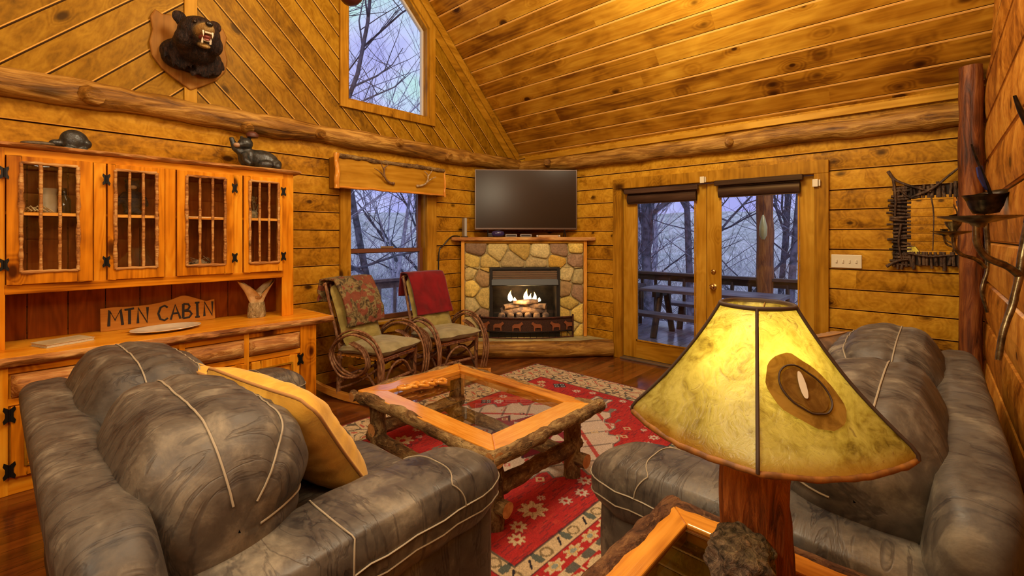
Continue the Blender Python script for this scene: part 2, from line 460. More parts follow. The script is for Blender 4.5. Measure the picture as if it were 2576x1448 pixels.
ce.add([(XL-.02,YC-.1,EAVE-.02),(XL-.02,YW+.1,EAVE-.02),(RX,YW+.1,roof(RX)),(RX,YC-.1,roof(RX))], [(0,3,2,1)])
tag(ce.build('ceiling', M['ceil'], fix=False, smooth=0), kind='structure')

# ---------------------------------------------------------------- logs and trims
def log_path(a, b, n, amp=.012, s=2.0, seed=0):
    a, b = Vector(a), Vector(b); out = []
    for i in range(n):
        p = a.lerp(b, i/(n-1)); out.append(p+Vector((wob(p, s, seed), wob(p, s, seed+9), wob(p, s, seed+17)))*amp)
    return out
def knot(mb, c, r, d):      # stub of a cut branch
    c = Vector(c); d = Vector(d).normalized()
    mb.tube([c-d*r, c+d*r*.6, c+d*r*1.1], [r*1.35, r*1.05, r*.9], 10, .12, 9)
mb = MB()
pa = log_path((XL,YW-.05,2.52), (5.0,YW-.05,2.52), 90, .016)
mb.tube(pa, [.095+.014*wob(p, 2.2, 3)+.006*wob(p, 9, 5) for p in pa], 18, .10, 7)
knot(mb, (.36,YW-.135,2.50), .055, (.35,-1,-.25)); knot(mb, (1.36,YW-.12,2.455), .045, (.3,-1,-.6)); knot(mb, (2.0,YW-.14,2.50), .04, (.4,-1,-.1))
knot(mb, (2.9,YW-.13,2.54), .04, (.3,-1,.1)); knot(mb, (3.6,YW-.13,2.49), .045, (.3,-1,-.4))
tag(mb.build('log_beam', M['log_x'], smooth=70), 'long peeled log beam with knots along the gable wall above the hutch', 'beam', kind=None)
mb = MB()
pa = log_path((XW-.05,4.48,2.49), (XW-.05,YC+.1,2.46), 60, .016, seed=4)
mb.tube(pa, [.092+.014*wob(p, 2.2, 8)+.006*wob(p, 9, 5) for p in pa], 18, .10, 7)
knot(mb, (XW-.135,3.9,2.50), .05, (-1,-.3,.2)); knot(mb, (XW-.13,1.55,2.46), .04, (-1,-.3,.1))
tag(mb.build('log_beam', M['log_y'], smooth=70), 'peeled log beam running along the wall above the french doors', 'beam')
mb = MB(); pa = log_path((4.90,-.198,0), (4.90,-.198,2.78), 40, .006)
mb.tube(pa, [.068+.006*wob(p, 3, 1) for p in pa], 18, .06, 6)
tag(mb.build('log_post', M['dark_log'], smooth=70), 'dark reddish log post standing in the right corner', 'post')
def board(name, pts, th, mat, bevel=.004):
    o = MB().prism(pts, YW-.014-th, YW-.014, 'xz').build(name, mat, smooth=0, bevel=bevel); return tag(o, kind='structure')
board('trim_1', [(.925,2.58),(1.015,2.58),(1.015,roof(1.015)-.02),(.925,roof(.925)-.02)], .02, M['trim_z'])
# rake trim under the ceiling edge
d = .12
board('trim_2', [(5.02,2.70),(5.02,2.70-.13),(RX,roof(RX)-.17),(RX,roof(RX)-.015)], .03, M['trim_x'])
board('trim_3', [(5.0,2.58),(4.85,2.58),(RX,roof(RX)-.29),(RX,roof(RX)-.17)], .018, M['trim_x'])
mb = MB().bx(XW-.05, XW-.012, YC, 4.4, 2.585, 2.65)
tag(mb.build('trim_4', M['trim_y'], smooth=0, bevel=.004), kind='structure')
# chair rail and base on the near right wall
tag(MB().bx(0.2, 4.8, YC+.03, YC+.055, .30, .40).build('trim_5', M['trim_x'], smooth=0, bevel=.004), kind='structure')
tag(MB().bx(.2, 4.8, YC+.03, YC+.05, 0, .12).build('baseboard_near', M['trim_x'], smooth=0, bevel=.004), kind='structure')

# ---------------------------------------------------------------- windows
def frame_rect(mb, x0, x1, z0, z1, w, y0, y1, ws=None):
    w = w if isinstance(w, tuple) else (w,)*4        # left right bottom top
    mb.bx(x0, x0+w[0], y0, y1, z0, z1); mb.bx(x1-w[1], x1, y0, y1, z0, z1)
    mb.bx(x0+w[0], x1-w[1], y0, y1, z0, z0+w[2]); mb.bx(x0+w[0], x1-w[1], y0, y1, z1-w[3], z1)
w1 = thing('window_1', 'lower sash window with pine casing beside the hutch', 'window', (2.86, YW, .55)); tag(w1, kind='structure')
L = MB(); L.M = Matrix.Translation((-2.86, -YW, -.55))
frame_rect(L, 2.26, 3.50, .42, 2.16, (.115, .14, .13, .12), YW-.045, YW-.015)
L.build('casing', M['trim_z'], w1, 0, bevel=.004)
L = MB(); L.M = Matrix.Translation((-2.86, -YW, -.55))
frame_rect(L, 2.35, 3.37, .535, 2.075, .02, YW-.02, YW+.14)
L.build('jamb', M['trim_z'], w1, 0)
L = MB(); L.M = Matrix.Translation((-2.86, -YW, -.55))
L.bx(2.30, 3.44, YW-.085, YW-.01, .525, .56); L.build('sill', M['trim_x'], w1, 0, bevel=.006)
for nm, z0, z1, yy in (('lower_sash', .56, 1.36, YW+.05), ('upper_sash', 1.31, 2.06, YW+.085)):
    L = MB(); L.M = Matrix.Translation((-2.86, -YW, -.55))
    frame_rect(L, 2.37, 3.35, z0, z1, (.045, .045, .05, .045), yy-.015, yy+.02)
    s_ = L.build(nm, M['vinyl_brown'], w1, 0, bevel=.003)
    L = MB(); L.M = Matrix.Translation((-2.86, -YW, -.55))
    L.bx(2.41, 3.31, yy, yy+.004, z0+.045, z1-.04); L.build('pane', M['glass'], s_, 0)
L = MB(); L.M = Matrix.Translation((-2.86, -YW, -.55)); L.bx(2.78, 2.94, YW+.03, YW+.05, 1.36, 1.385); L.build('sash_lock', M['brass'], w1, 0, bevel=.003)
w2 = tag(thing('window_2', 'tall slant-topped window high in the gable', 'window', (2.87, YW, 2.9)), kind='structure')
def inset(poly, d):
    out = []; n = len(poly)
    for i in range(n):
        p0, p1, p2 = Vector(poly[i-1]), Vector(poly[i]), Vector(poly[(i+1) % n])
        e1, e2 = (p1-p0).normalized(), (p2-p1).normalized(); n1, n2 = Vector((-e1.y, e1.x)), Vector((-e2.y, e2.x))
        k = (n1+n2); k = k/(1+n1.dot(n2)); out.append(tuple(p1+k*d))
    return out
def ring(name, po, pi_, y0, y1, mat, par, off):
    L = MB(); L.M = Matrix.Translation(off); n = len(po)
    vs = [(a, y0, z) for a, z in po]+[(a, y0, z) for a, z in pi_]+[(a, y1, z) for a, z in po]+[(a, y1, z) for a, z in pi_]
    fs = []
    for i in range(n):
        j = (i+1) % n
        fs += [(i, j, n+j, n+i), (2*n+i, 3*n+i, 3*n+j, 2*n+j), (i, 2*n+i, 2*n+j, j), (n+i, n+j, 3*n+j, 3*n+i)]
    L.add(vs, fs); return L.build(name, mat, par, 0, bevel=.003)
o2 = (-2.87, -YW, -2.9)
ring('casing', inset(W2, -.085), inset(W2, .0), YW-.045, YW-.013, M['trim_z'], w2, o2)
ring('jamb', inset(W2, -.005), inset(W2, .022), YW-.02, YW+.12, M['trim_z'], w2, o2)
ring('sash', inset(W2, .018), inset(W2, .048), YW+.06, YW+.10, M['vinyl'], w2, o2)
L = MB(); L.M = Matrix.Translation(o2); L.prism(inset(W2, .04), YW+.075, YW+.08, 'xz'); L.build('pane', M['glass'], w2, 0)

# ---------------------------------------------------------------- french doors
fr = tag(thing('door_frame', 'pine casing around the double french doors', 'door frame', (XW, 1.83, 0)), kind='structure')
def LD(): 
    L = MB(); L.M = Matrix.Translation((-XW, -1.83, 0)); return L
L = LD(); L.bx(XW-.05, XW-.014, 2.83, 2.945, 0, 2.10); L.bx(XW-.05, XW-.014, .715, .83, 0, 2.10)
L.bx(XW-.055, XW-.014, .715, 2.945, 2.08, 2.20); L.build('casing', M['trim_z'], fr, 0, bevel=.004)
L = LD(); L.bx(XW-.02, XW+.14, 2.84, 2.875, 0, 2.10); L.bx(XW-.02, XW+.14, .795, .83, 0, 2.10); L.bx(XW-.02, XW+.14, .83, 2.84, 2.075, 2.10)
L.build('jamb', M['trim_z'], fr, 0)
L = LD(); L.bx(XW-.07, XW+.15, .83, 2.84, 0, .022); L.build('threshold', simple('threshold', (.30,.26,.20), .35, .8), fr, 0, bevel=.004)
blind_mat = wood('blind_wood', (.018,.009,.006), (.05,.026,.016), (.10,.055,.035), axis='y', knots=0.0, pitch=None)
def french(name, y0, y1, gy0, gy1, lab):
    dr = tag(thing(name, lab, 'door', (XW+.04, (y0+y1)/2, .022)), kind='structure'); cy = (y0+y1)/2
    def Q():
        L = MB(); L.M = Matrix.Translation((-XW-.04, -cy, -.022)); return L
    x0, x1 = XW+.015, XW+.06
    L = Q(); L.bx(x0, x1, gy1, y1, .025, 2.07); L.bx(x0, x1, y0, gy0, .025, 2.07); L.build('stile', M['trim_z'], dr, 0, bevel=.003)
    L = Q(); L.bx(x0, x1, gy0, gy1, .025, .235); L.bx(x0, x1, gy0, gy1, 1.97, 2.07); L.build('rail', M['trim_y'], dr, 0, bevel=.003)
    L = Q(); L.bx(XW+.035, XW+.040, gy0-.01, gy1+.01, .225, 1.98); L.build('pane', M['glass'], dr, 0)
    L = Q()
    for a, b_, c, d_ in ((gy0, gy0+.015, .235, 1.97), (gy1-.015, gy1, .235, 1.97)): L.bx(XW+.005, XW+.015, a, b_, c, d_)
    L.bx(XW+.005, XW+.015, gy0, gy1, .235, .25)
    L.build('glazing_bead', M['trim_z'], dr, 0)
    return dr
dA = french('door_1', 1.83, 2.835, 1.945, 2.66, 'left leaf of the glazed french doors')
dB = french('door_2', .835, 1.825, .955, 1.685, 'right leaf of the glazed french doors with brass knob')
L = MB(); L.M = Matrix.Translation((-XW-.04, -1.33, -.022))
L2 = []
for z, r in ((.955, .03), (1.115, .024)):
    K = MB(); K.M = Matrix.Translation((-.025, 1.755-1.33, z-.022)) @ Matrix.Rotation(-PI/2, 4, 'Y')
    K.lathe([(r*1.15, 0), (r*1.15, .006), (r*.45, .012), (r*.45, .028), (r*.9, .034), (r, .046), (r*.8, .058), (r*.3, .062)] if z < 1 else [(r*1.1, 0), (r*1.1, .008), (r*.8, .014), (r*.5, .016)], n=20)
    K.build('knob' if z < 1 else 'deadbolt', M['brass'], dB, 60)
for (y0, y1, z0, z1, lab) in ((1.80+.125, 2.755, 1.885, 2.062, 'rolled dark wood blind at the top of the left french door'), (.945, 1.79-.1, 1.905, 2.085, 'rolled dark wood blind at the top of the right french door')):
    bl = thing('roll_blind', lab, 'blind', (XW-.02, (y0+y1)/2, z0)); cy = (y0+y1)/2
    L = MB(); L.M = Matrix.Translation((-XW+.02, -cy, -z0)); L.bx(XW-.075, XW-.03, y0-.03, y1+.03, z1-.055, z1); L.build('valance', blind_mat, bl, 0, bevel=.006)
    L = MB(); L.M = Matrix.Translation((-XW+.02, -cy, -z0))
    L.tube([(XW-.022, y0, z0+.06), (XW-.022, y1, z0+.06)], .034, 14, flat=1.6); L.bx(XW-.03, XW-.012, y0, y1, z0, z1-.03)
    L.build('rolled_shade', blind_mat, bl, 40)
for (yy, z, lab) in ((1.845, 2.105, 'small white alarm contact above the meeting of the french doors'), (.815, 1.99, 'small white alarm contact on the right jamb of the french doors')):
    o = MB().bx(-.012, .012, -.022, .022, -.035, .035); o.bx(-.010, .010, -.040, -.027, -.03, .03)
    oo = o.build('alarm_contact', M['white_plastic'], None, 0, bevel=.003); oo.location = (XW-.068, yy, z); tag(oo, lab, 'sensor')
sw = thing('light_switch', 'cream four-gang light switch plate on the wall beside the french doors', 'switch', (XW-.016, .588, 1.272))
MB().bx(-.008, 0, -.112, .112, -.06, .06).build('plate', M['white_plastic'], sw, 0, bevel=.004)
for k in range(4):
    o = MB().bx(-.018, -.006, -.006, .006, -.014, .014); p = o.build('toggle', M['white_plastic'], sw, 0, bevel=.002); p.location = (0, .072-.048*k, 0)
# ---------------------------------------------------------------- hutch (local origin at floor, front left; +y to the wall)
HX, HY = -.20, 3.93
hu = thing('hutch', 'large orange pine hutch with glazed upper doors and a live edge counter', 'hutch', (HX, HY, 0))
def H():
    L = MB(); L.M = Matrix.Translation((-HX, -HY, 0)); return L
def live_slab(L, x0, x1, yf, yb, z0, z1, amp=.02, n=60, seed=0, axis='x'):
    """slab whose front edge is wavy and rounded"""
    def fn(u, v):
        x = lerp(x0, x1, u); w = amp*(wob((x, 0, 0), 2.5, seed)*1.2+wob((x, 0, 0), 9, seed+3)*.6)
        prof = [(yb, z0), (yf+.03+w*.5, z0), (yf+.006+w+.012*wob((x, z0, 1), 14, seed), z0+(z1-z0)*.3), (yf+w+.01*wob((x, z1, 2), 18, seed), z0+(z1-z0)*.68), (yf+.016+w, z1), (yb, z1)]
        y, z = prof[int(round(v*5))]
        z += .003*wob((x, y, z), 12) if 0 < v < 1 else 0
        return (x, y, z)
    L.surf(fn, n, 6)
    for x in (x0, x1):
        w = amp*(wob((x, 0, 0), 2.5, seed)*1.2+wob((x, 0, 0), 9, seed+3)*.6)
        L.add([(x, yb, z0), (x, yf+.03+w*.5, z0), (x, yf+.006+w, z0+(z1-z0)*.3), (x, yf+w, z0+(z1-z0)*.68), (x, yf+.016+w, z1), (x, yb, z1)], [tuple(range(6))])
# lower carcass
L = H(); yb = YW-.03
L.bx(-.18, 1.75, 3.95, yb, .06, .745); L.build('base_carcass', M['hutch_z'], hu, 0, bevel=.004)
for x0, x1, z0 in ((1.615, 1.75, 0), (-.20, -.04, 0), (.362, .398, .09), (.772, .808, .09), (1.187, 1.223, .09)):
    L = H(); L.bx(x0, x1, 3.926, 3.952, z0, .745); L.build('face_stile', M['hutch_z'], hu, 0, bevel=.003)
for z0, z1 in ((.70, .745), (.515, .555), (.0, .10)):
    L = H(); L.bx(-.19, 1.74, 3.93, 3.953, z0, z1); L.build('face_rail', M['hutch_x'], hu, 0, bevel=.003)
def half_log_drawer(x0, x1, z0, z1):
    L = H()
    def fn(u, v):
        x = lerp(x0, x1, u); z = lerp(z0, z1, v); e = min(u, 1-u)*(x1-x0); ee = min(1, e/.035)
        bl = math.sin(PI*v)**.55*(.055*ee**.6)
        bl *= 1+.25*wob((x, z, 0), 9, 2)
        return (x, 3.93-bl-.006*wob((x, z, 1), 22, 4)*ee, z)
    L.surf(fn, 26, 9); dr = L.build('drawer', M['live_edge'], hu, 60)
    return dr
for x0, x1 in ((-.03, .365), (.40, .775), (.805, 1.19), (1.22, 1.61)): half_log_drawer(x0, x1, .562, .694)
def hinge(par, x, y, z, sc=1.0):
    L = H(); s_ = sc
    for k in (-1, 1):
        L.prism([(x+k*.002, z-.034*s_), (x+k*.022*s_, z-.05*s_), (x+k*.026*s_, z-.03*s_), (x+k*.017*s_, z-.012*s_), (x+k*.017*s_, z+.012*s_), (x+k*.026*s_, z+.03*s_), (x+k*.022*s_, z+.05*s_), (x+k*.002, z+.034*s_)][::k], y-.006, y, 'xz')
    L.tube([(x, y-.006, z-.034*s_), (x, y-.006, z+.034*s_)], .005, 8)
    return L.build('hinge', M['black_iron'], par, 0)
def panel_door(x0, x1, hx):
    L = H(); z0, z1 = .105, .512; w = .065
    frame_rect(L, x0, x1, z0, z1, w, 3.905, 3.93); d = L.build('lower_door', M['hutch_z'], hu, 0, bevel=.004)
    L = H()
    def fn(u, v):
        x = lerp(x0+w, x1-w, u); z = lerp(z0+w, z1-w, v); e = min(min(u, 1-u)*(x1-x0-2*w), min(v, 1-v)*(z1-z0-2*w))
        return (x, 3.928-.014*min(1, e/.03), z)
    L.surf(fn, 14, 16); L.build('raised_panel', M['hutch_z'], d, 40)
    L = H(); frame_rect(L, x0+w-.012, x1-w+.012, z0+w-.012, z1-w+.012, .012, 3.899, 3.91); L.build('moulding', M['trim_x'], d, 0, bevel=.003)
    for z in (.47, .15): hinge(d, hx, 3.905, z)
    return d
panel_door(1.235, 1.60, 1.60+.006); panel_door(.815, 1.195, .81); panel_door(.40, .78, .785); panel_door(-.03, .37, -.035)
L = H(); live_slab(L, -.26, 1.88, 3.87, YW-.02, .745, .80, .016, 90, 5); L.build('counter_slab', M['live_edge'], hu, 50)
L = H(); L.bx(-.25, 1.86, 3.905, YW-.025, .7995, .803); L.build('counter_top', M['hutch_x'], hu, 0)
# upper cabinet
UY = 4.17
for x0 in (-.18, 1.63):
    L = H(); L.bx(x0, x0+.025, UY+.02, YW-.03, .803, 2.045); L.build('side_panel', M['hutch_z'], hu, 0, bevel=.003)
for y0_, z0, z1 in ((.02, 1.15, 1.172), (.02, 2.02, 2.045), (.05, 1.636, 1.652)):
    L = H(); L.bx(-.16, 1.635, UY+y0_, YW-.03, z0, z1); L.build('shelf', M['hutch_x'], hu, 0)
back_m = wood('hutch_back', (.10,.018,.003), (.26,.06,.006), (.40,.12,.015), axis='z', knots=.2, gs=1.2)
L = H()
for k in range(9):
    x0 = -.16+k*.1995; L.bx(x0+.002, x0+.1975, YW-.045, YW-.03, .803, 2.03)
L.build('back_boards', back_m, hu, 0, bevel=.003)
for x0, x1, z0 in ((-.18, -.055, .803), (1.56, 1.655, .803), (.345, .41, 1.15), (.735, .80, 1.15), (1.185, 1.25, 1.15)):
    L = H(); L.bx(x0, x1, UY, UY+.022, z0, 2.045); L.build('upper_stile', M['hutch_z'], hu, 0, bevel=.003)
for z0, z1 in ((1.14, 1.20), (1.995, 2.045)):
    L = H(); L.bx(-.06, 1.57, UY-.001, UY+.022, z0, z1); L.build('upper_rail', M['hutch_x'], hu, 0, bevel=.003)
L = H(); live_slab(L, -.22, 1.70, UY-.05, YW-.03, 2.045, 2.075, .012, 80, 9); L.build('top_slab', M['live_edge'], hu, 50)
for (x0, x1, g0, g1, hx) in ((-.05, .34, .012, .268, -.058), (.415, .73, .455, .683, .408), (.805, 1.18, .865, 1.118, 1.186), (1.255, 1.555, 1.298, 1.522, 1.562)):
    zA, zB, gA, gB = 1.20, 1.995, 1.275, 1.955
    L = H(); yy0, yy1 = UY-.022, UY-.001
    frame_rect(L, x0, x1, zA, zB, (g0-x0, x1-g1, gA-zA, zB-gB), yy0, yy1)
    d = L.build('glazed_door', M['hutch_z'], hu, 0, bevel=.003)
    # rough bark-edged bead around the pane
    L = H()
    for a, b_ in (((g0, gA), (g1, gA)), ((g1, gA), (g1, gB)), ((g1, gB), (g0, gB)), ((g0, gB), (g0, gA))):
        n = 14; pts = [(lerp(a[0], b_[0], i/(n-1)), yy0-.002, lerp(a[1], b_[1], i/(n-1))) for i in range(n)]
        L.tube([(p[0]+.004*wob(p, 30, 2), p[1], p[2]+.004*wob(p, 30, 7)) for p in pts], [.011+.006*wob(p, 24, x0) for p in pts], 7, .15, 25)
    L.build('bark_bead', M['live_edge'], d, 60)
    L = H(); L.bx(g0, g1, UY-.010, UY-.007, gA, gB); L.build('pane', M['glass'], d, 0)
    for k in (1, 2):
        x = lerp(g0, g1, k/3); n = 16; L = H(); pts = [(x, yy0+.002, lerp(gA, gB, i/(n-1))) for i in range(n)]
        L.tube([(p[0]+.003*wob(p, 20, k), p[1], p[2]) for p in pts], [.0095+.003*wob(p, 25, k) for p in pts], 7, .1, 20); L.build('muntin', M['live_edge'], d, 60)
    L = H(); L.bx(g0, g1, yy0+.004, UY-.002, 1.628, 1.646); L.build('muntin', M['oak_x'], d, 0, bevel=.002)
    for z in (1.885, 1.325): hinge(d, hx, yy0, z, .8)
# ---------------------------------------------------------------- things on and in the hutch
def place(o, loc, rz=0):
    o.location = loc; o.rotation_euler = (0, 0, rz); return o
# carved sign
sg = thing('wooden_sign', 'carved wooden MTN CABIN sign with a wavy top leaning in the hutch niche', 'sign', (.765, 4.44, .803)); sg.rotation_euler = (math.radians(-8), 0, 0)
n = 40; top = []
for i in range(n):
    u = i/(n-1); x = -.36+.72*u
    top.append((x, .165+.055*math.exp(-((u-.70)/.16)**2)-.012*math.exp(-((u-.92)/.05)**2)+.012*wob((x, 0, 0), 9, 3)))
bot = [(.36-.72*i/19, .0+.006*abs(wob((i*.3, 0, 0), 3, 1))) for i in range(20)]
sm = wood('sign_wood', (.28,.09,.012), (.52,.21,.03), (.66,.32,.06), axis='x', knots=.1)
MB().prism(top[::-1]+bot[::-1], 0, .02, 'xz').build('board', sm, sg, 0, bevel=.003)
ST = {'M': [[(0,0),(.06,1),(.42,.35),(.80,1),(.92,0)]], 'T': [[(.0,.95),(.8,1)],[(.42,1),(.40,0)]], 'N': [[(0,0),(.05,1),(.75,.0),(.8,1)]],
      'C': [[(.85,.85),(.6,1),(.25,.9),(.05,.5),(.2,.12),(.55,0),(.85,.14)]], 'A': [[(0,0),(.42,1),(.85,0)],[(.2,.4),(.66,.42)]],
      'B': [[(0,0),(.05,1)],[(.05,1),(.5,.95),(.62,.78),(.45,.58),(.05,.52)],[(.05,.52),(.6,.46),(.78,.25),(.55,.04),(0,0)]], 'I': [[(.3,0),(.3,1)],[(.02,1),(.6,1)],[(.0,0),(.58,0)]]}
x = -.315
for ch in 'MTN CABIN':
    if ch == ' ': x += .04; continue
    w = {'M': .085, 'I': .055, 'T': .07}.get(ch, .075); L = MB()
    for st in ST[ch]:
        pts = [(x+px*w, -.0015, .035+pz*.115) for px, pz in st]; L.tube(pts, .0085, 6, flat=1.0)
    L.v = [(a, -.0025+(b+.0015)*.22, c) for a, b, c in L.v]
    L.build('letter', simple('letter_black_'+ch, (.012,.008,.006), .6), sg, 0); x += w*.86+.017
# plate
pl = MB().lathe([(.02, .006), (.10, .004), (.12, .008), (.185, .022), (.205, .025), (.207, .022), (.19, .016), (.12, .001), (.02, 0)], n=48, sx=1.05, sy=.72)
tag(place(pl.build('platter', simple('cream_glaze', (.74,.66,.50), .15, spec=.6, col2=(.66,.56,.40), ns=6), None, 60), (.745, 4.17, .8035), .1), 'oval cream glazed platter lying on the hutch counter below the sign', 'platter')
bk = thing('book', 'thin cream guest book lying flat on the counter at the left', 'book', (.20, 4.165, .8035), .38)
MB().bx(-.12, .12, -.085, .085, .003, .018).build('pages', simple('paper', (.62,.56,.42), .8, nz=.15, ns=120), bk, 0)
o = MB().bx(-.125, .125, -.09, .09, 0, .003).bx(-.125, .125, -.09, .09, .018, .022).build('cover', simple('cover_cream', (.60,.50,.30), .5, col2=(.48,.38,.20), ns=8), bk, 0, bevel=.001)
# hollow-log owl vase
ov = thing('carved_vase', 'pale hollow stump carving with two pointed tips beside the sign', 'vase', (1.395, 4.29, .8035))
wood_pale = simple('pale_carving', (.82,.68,.40), .45, col2=(.56,.38,.16), ns=12, bump=.4)
def vz(u, v):
    a = 2*PI*u; z = v*.315
    r = .060-.012*math.sin(v*PI*1.2)+.058*max(0, v-.40)/.60
    if v > .99: pass
    tip = max(0, math.cos(a*2))**1.5*math.exp(-((v-1)/.28)**2)*.0
    zt = z*(1-.42*max(0, v-.5)*2*(1-abs(math.cos(a))**.7))
    return (r*math.cos(a)*(1.05+.12*v), r*.75*math.sin(a), zt+.004*wob((a, v, 0), 5))
def vi(u, v):
    p = vz(u, 1-v*.55); k = .86-.15*v; return (p[0]*k, p[1]*k, p[2]-.004 if v else p[2])
L = MB().surf(vz, 40, 20, cu=True); L.surf(vi, 40, 8, cu=True); L.add([(.06*math.cos(2*PI*k/20), .045*math.sin(2*PI*k/20), 0) for k in range(20)], [tuple(range(20))])
L.build('stump', wood_pale, ov, 70)
MB().ell((0, -.042, .185), (.032, .018, .03), 8).build('perched_bird', simple('bird_brown', (.30,.15,.05), .5, col2=(.52,.38,.18), ns=30), ov, 70)
MB().lathe([(.066, 0), (.07, .02), (.062, .10), (.058, .125)], n=20, sx=1.05, sy=.8).build('bark_band', bark('grey_bark', ((.12,.08,.03),(.34,.25,.11),(.60,.50,.28)), 14, 'z'), ov, 70)
# behind the glass
def cup(x, z, lab):
    L = MB().lathe([(.03, 0), (.042, .004), (.046, .05), (.043, .13), (.050, .165), (.046, .163), (.039, .13), (.041, .05), (.03, .01)], n=24)
    L.tube(spline([(.045, 0, .04), (.085, 0, .06), (.085, 0, .11), (.045, 0, .13)], 5), .007, 8)
    tag(place(L.build('pitcher', simple('stoneware', (.50,.46,.32), .3, col2=(.40,.34,.2), ns=9), None, 60), (x, 4.36, z), .6), lab, 'pitcher')
cup(.135, 1.653, 'pale stoneware pitcher on the shelf behind the leftmost glazed door')
L = MB().lathe([(.03, 0), (.035, .01), (.035, .10), (.014, .13), (.012, .17), (.015, .175)], n=20)
tag(place(L.build('bottle', simple('dark_glass', (.02,.018,.012), .1), None, 60), (.215, 4.40, 1.653)), 'dark glass bottle behind the leftmost glazed door', 'bottle')
L = MB(); 
for k in range(7): L.tube([(-.05+.015*k, 0, .006), (-.02+.015*k, -.02+.006*(k % 3), .03+.01*(k % 2)), (.0+.016*k, -.02, .008)], .005, 6)
tag(place(L.build('dried_twigs', simple('dry_twig', (.50,.38,.18), .8), None, 60), (.06, 4.30, 1.653)), 'pale dried twigs lying beside the pitcher behind the leftmost door', 'twigs')
bb = thing('bear_doll', 'black standing bear doll on the shelf behind the second glazed door', 'figurine', (.575, 4.38, 1.653))
fur = simple('black_fur', (.015,.013,.012), .8, bump=.8, ns=60)
L = MB().ell((0,0,.10), (.06,.05,.10), 10).ell((0,-.01,.215), (.045,.042,.045), 10).ell((-.035,0,.255), (.014,.01,.014), 6).ell((.035,0,.255), (.014,.01,.014), 6)
L.ell((-.065,-.02,.12), (.02,.02,.06), 8, rot=(0,.4,0)).ell((.065,-.02,.12), (.02,.02,.06), 8, rot=(0,-.4,0)).ell((-.03,-.04,.02), (.025,.04,.02), 8).ell((.03,-.04,.02), (.025,.04,.02), 8)
L.build('body', fur, bb, 70, remesh=.007)
MB().ell((0,-.055,.205), (.02,.018,.016), 8).build('muzzle', simple('tan_muzzle', (.50,.33,.14), .7), bb, 70)
L = MB()
for k in range(46):
    a = random.uniform(0, 6.28); t_ = random.uniform(-1, 1); r = .07
    c = Vector((r*math.cos(a), r*.8*math.sin(a), .075+.05*t_)); d = Vector((-math.sin(a), math.cos(a), random.uniform(-.6, .6)))*.07
    L.tube([c-d, c*1.04, c+d], .003, 5)
L.puff((0,0,.07), (.066,.055,.068), 2.2, 8)
tag(place(L.build('twig_ball', simple('grey_twig', (.34,.25,.13), .9, col2=(.16,.10,.05), ns=40, bump=.5), None, 60), (.985, 4.34, 1.173)), 'round ball of woven twigs behind the third glazed door', 'ornament')
for k, (x, h_) in enumerate(((.485, .11), (.525, .085), (.60, .06))):
    L = MB().lathe([(.014, 0), (.017, .005), (.017, h_*.7), (.007, h_*.85), (.007, h_), (.009, h_)], n=14)
    tag(place(L.build('small_bottle', M['black_plastic'], None, 60), (x, 4.33+.02*k, 1.173)), ['tallest dark little bottle at the bottom of the second glazed door', 'middle dark little bottle at the bottom of the second glazed door', 'shortest dark little bottle at the bottom of the second glazed door'][k], 'bottle')
L = MB()
for k in range(26):
    a = random.uniform(0, 6.28); l = random.uniform(.06, .13)
    L.tube(spline([(0,0,0), (.02*math.cos(a), .015*math.sin(a), l*.6), (.055*math.cos(a), .03*math.sin(a), l+.05)], 3), [.002]*7, 4)
    L.ell((.055*math.cos(a), .03*math.sin(a), l+.055), (.008,.006,.012), 4)
L.lathe([(.03, 0), (.035, .05), (.02, .07)], n=12)
tag(place(L.build('dried_bouquet', simple('dried_flower', (.34,.28,.14), .9, col2=(.10,.09,.05), ns=40), None, 60), (1.40, 4.38, 1.653)), 'dried flower bunch on the shelf behind the rightmost glazed door', 'dried flowers')
# figurines on top
def fig_mat(nm): return simple(nm, (.035,.040,.036), .35, col2=(.012,.013,.014), ns=26, bump=.5, spec=.6)
fr_ = thing('bear_figurine', 'dark bear figurine reclining and waving a paw on the right end of the hutch top', 'figurine', (1.40, 4.33, 2.075), -.35)
L = MB().ell((.06,0,.085), (.125,.075,.085), 12, rot=(0,.25,0)).ell((-.06,0,.10), (.075,.06,.085), 10).ell((-.075,-.02,.215), (.058,.055,.052), 12)
L.ell((-.115,-.045,.195), (.035,.03,.026), 8).ell((.15,-.03,.05), (.055,.045,.05), 10).ell((.08,-.08,.04), (.06,.03,.035), 8).ell((.17,-.06,.03), (.03,.03,.035), 8)
L.tube([(-.10,-.02,.13), (-.155,-.02,.17), (-.18,-.025,.26)], [.034,.026,.020], 10); L.tube([(-.08,-.05,.12), (-.07,-.09,.06), (-.03,-.10,.03)], [.03,.026,.02], 10)
L.ell((-.045,-.005,.272), (.018,.012,.018), 6).ell((-.105,-.005,.268), (.016,.012,.017), 6)
L.build('body', fig_mat('figurine_dark'), fr_, 70, remesh=.008)
MB().ell((-.135,-.062,.192), (.026,.022,.020), 8).build('muzzle', simple('fig_muzzle', (.42,.26,.15), .5), fr_, 70)
MB().lathe([(.0, 0), (.045, .01), (.05, .035), (.03, .055), (0, .06)], c=(0,0,0), n=14).build('hat', simple('fig_hat', (.10,.028,.015), .5), fr_, 60).location = (-.025, 0, .268)
fl_ = thing('beaver_figurine', 'dark crouching beaver figurine with a flat tail on the left of the hutch top', 'figurine', (.19, 4.31, 2.075), .12)
L = MB().ell((.07,0,.075), (.075,.055,.075), 12).ell((.125,-.01,.06), (.035,.032,.035), 8).ell((.11,-.03,.015), (.03,.02,.016), 6).ell((.04,-.04,.015), (.035,.02,.016), 6)
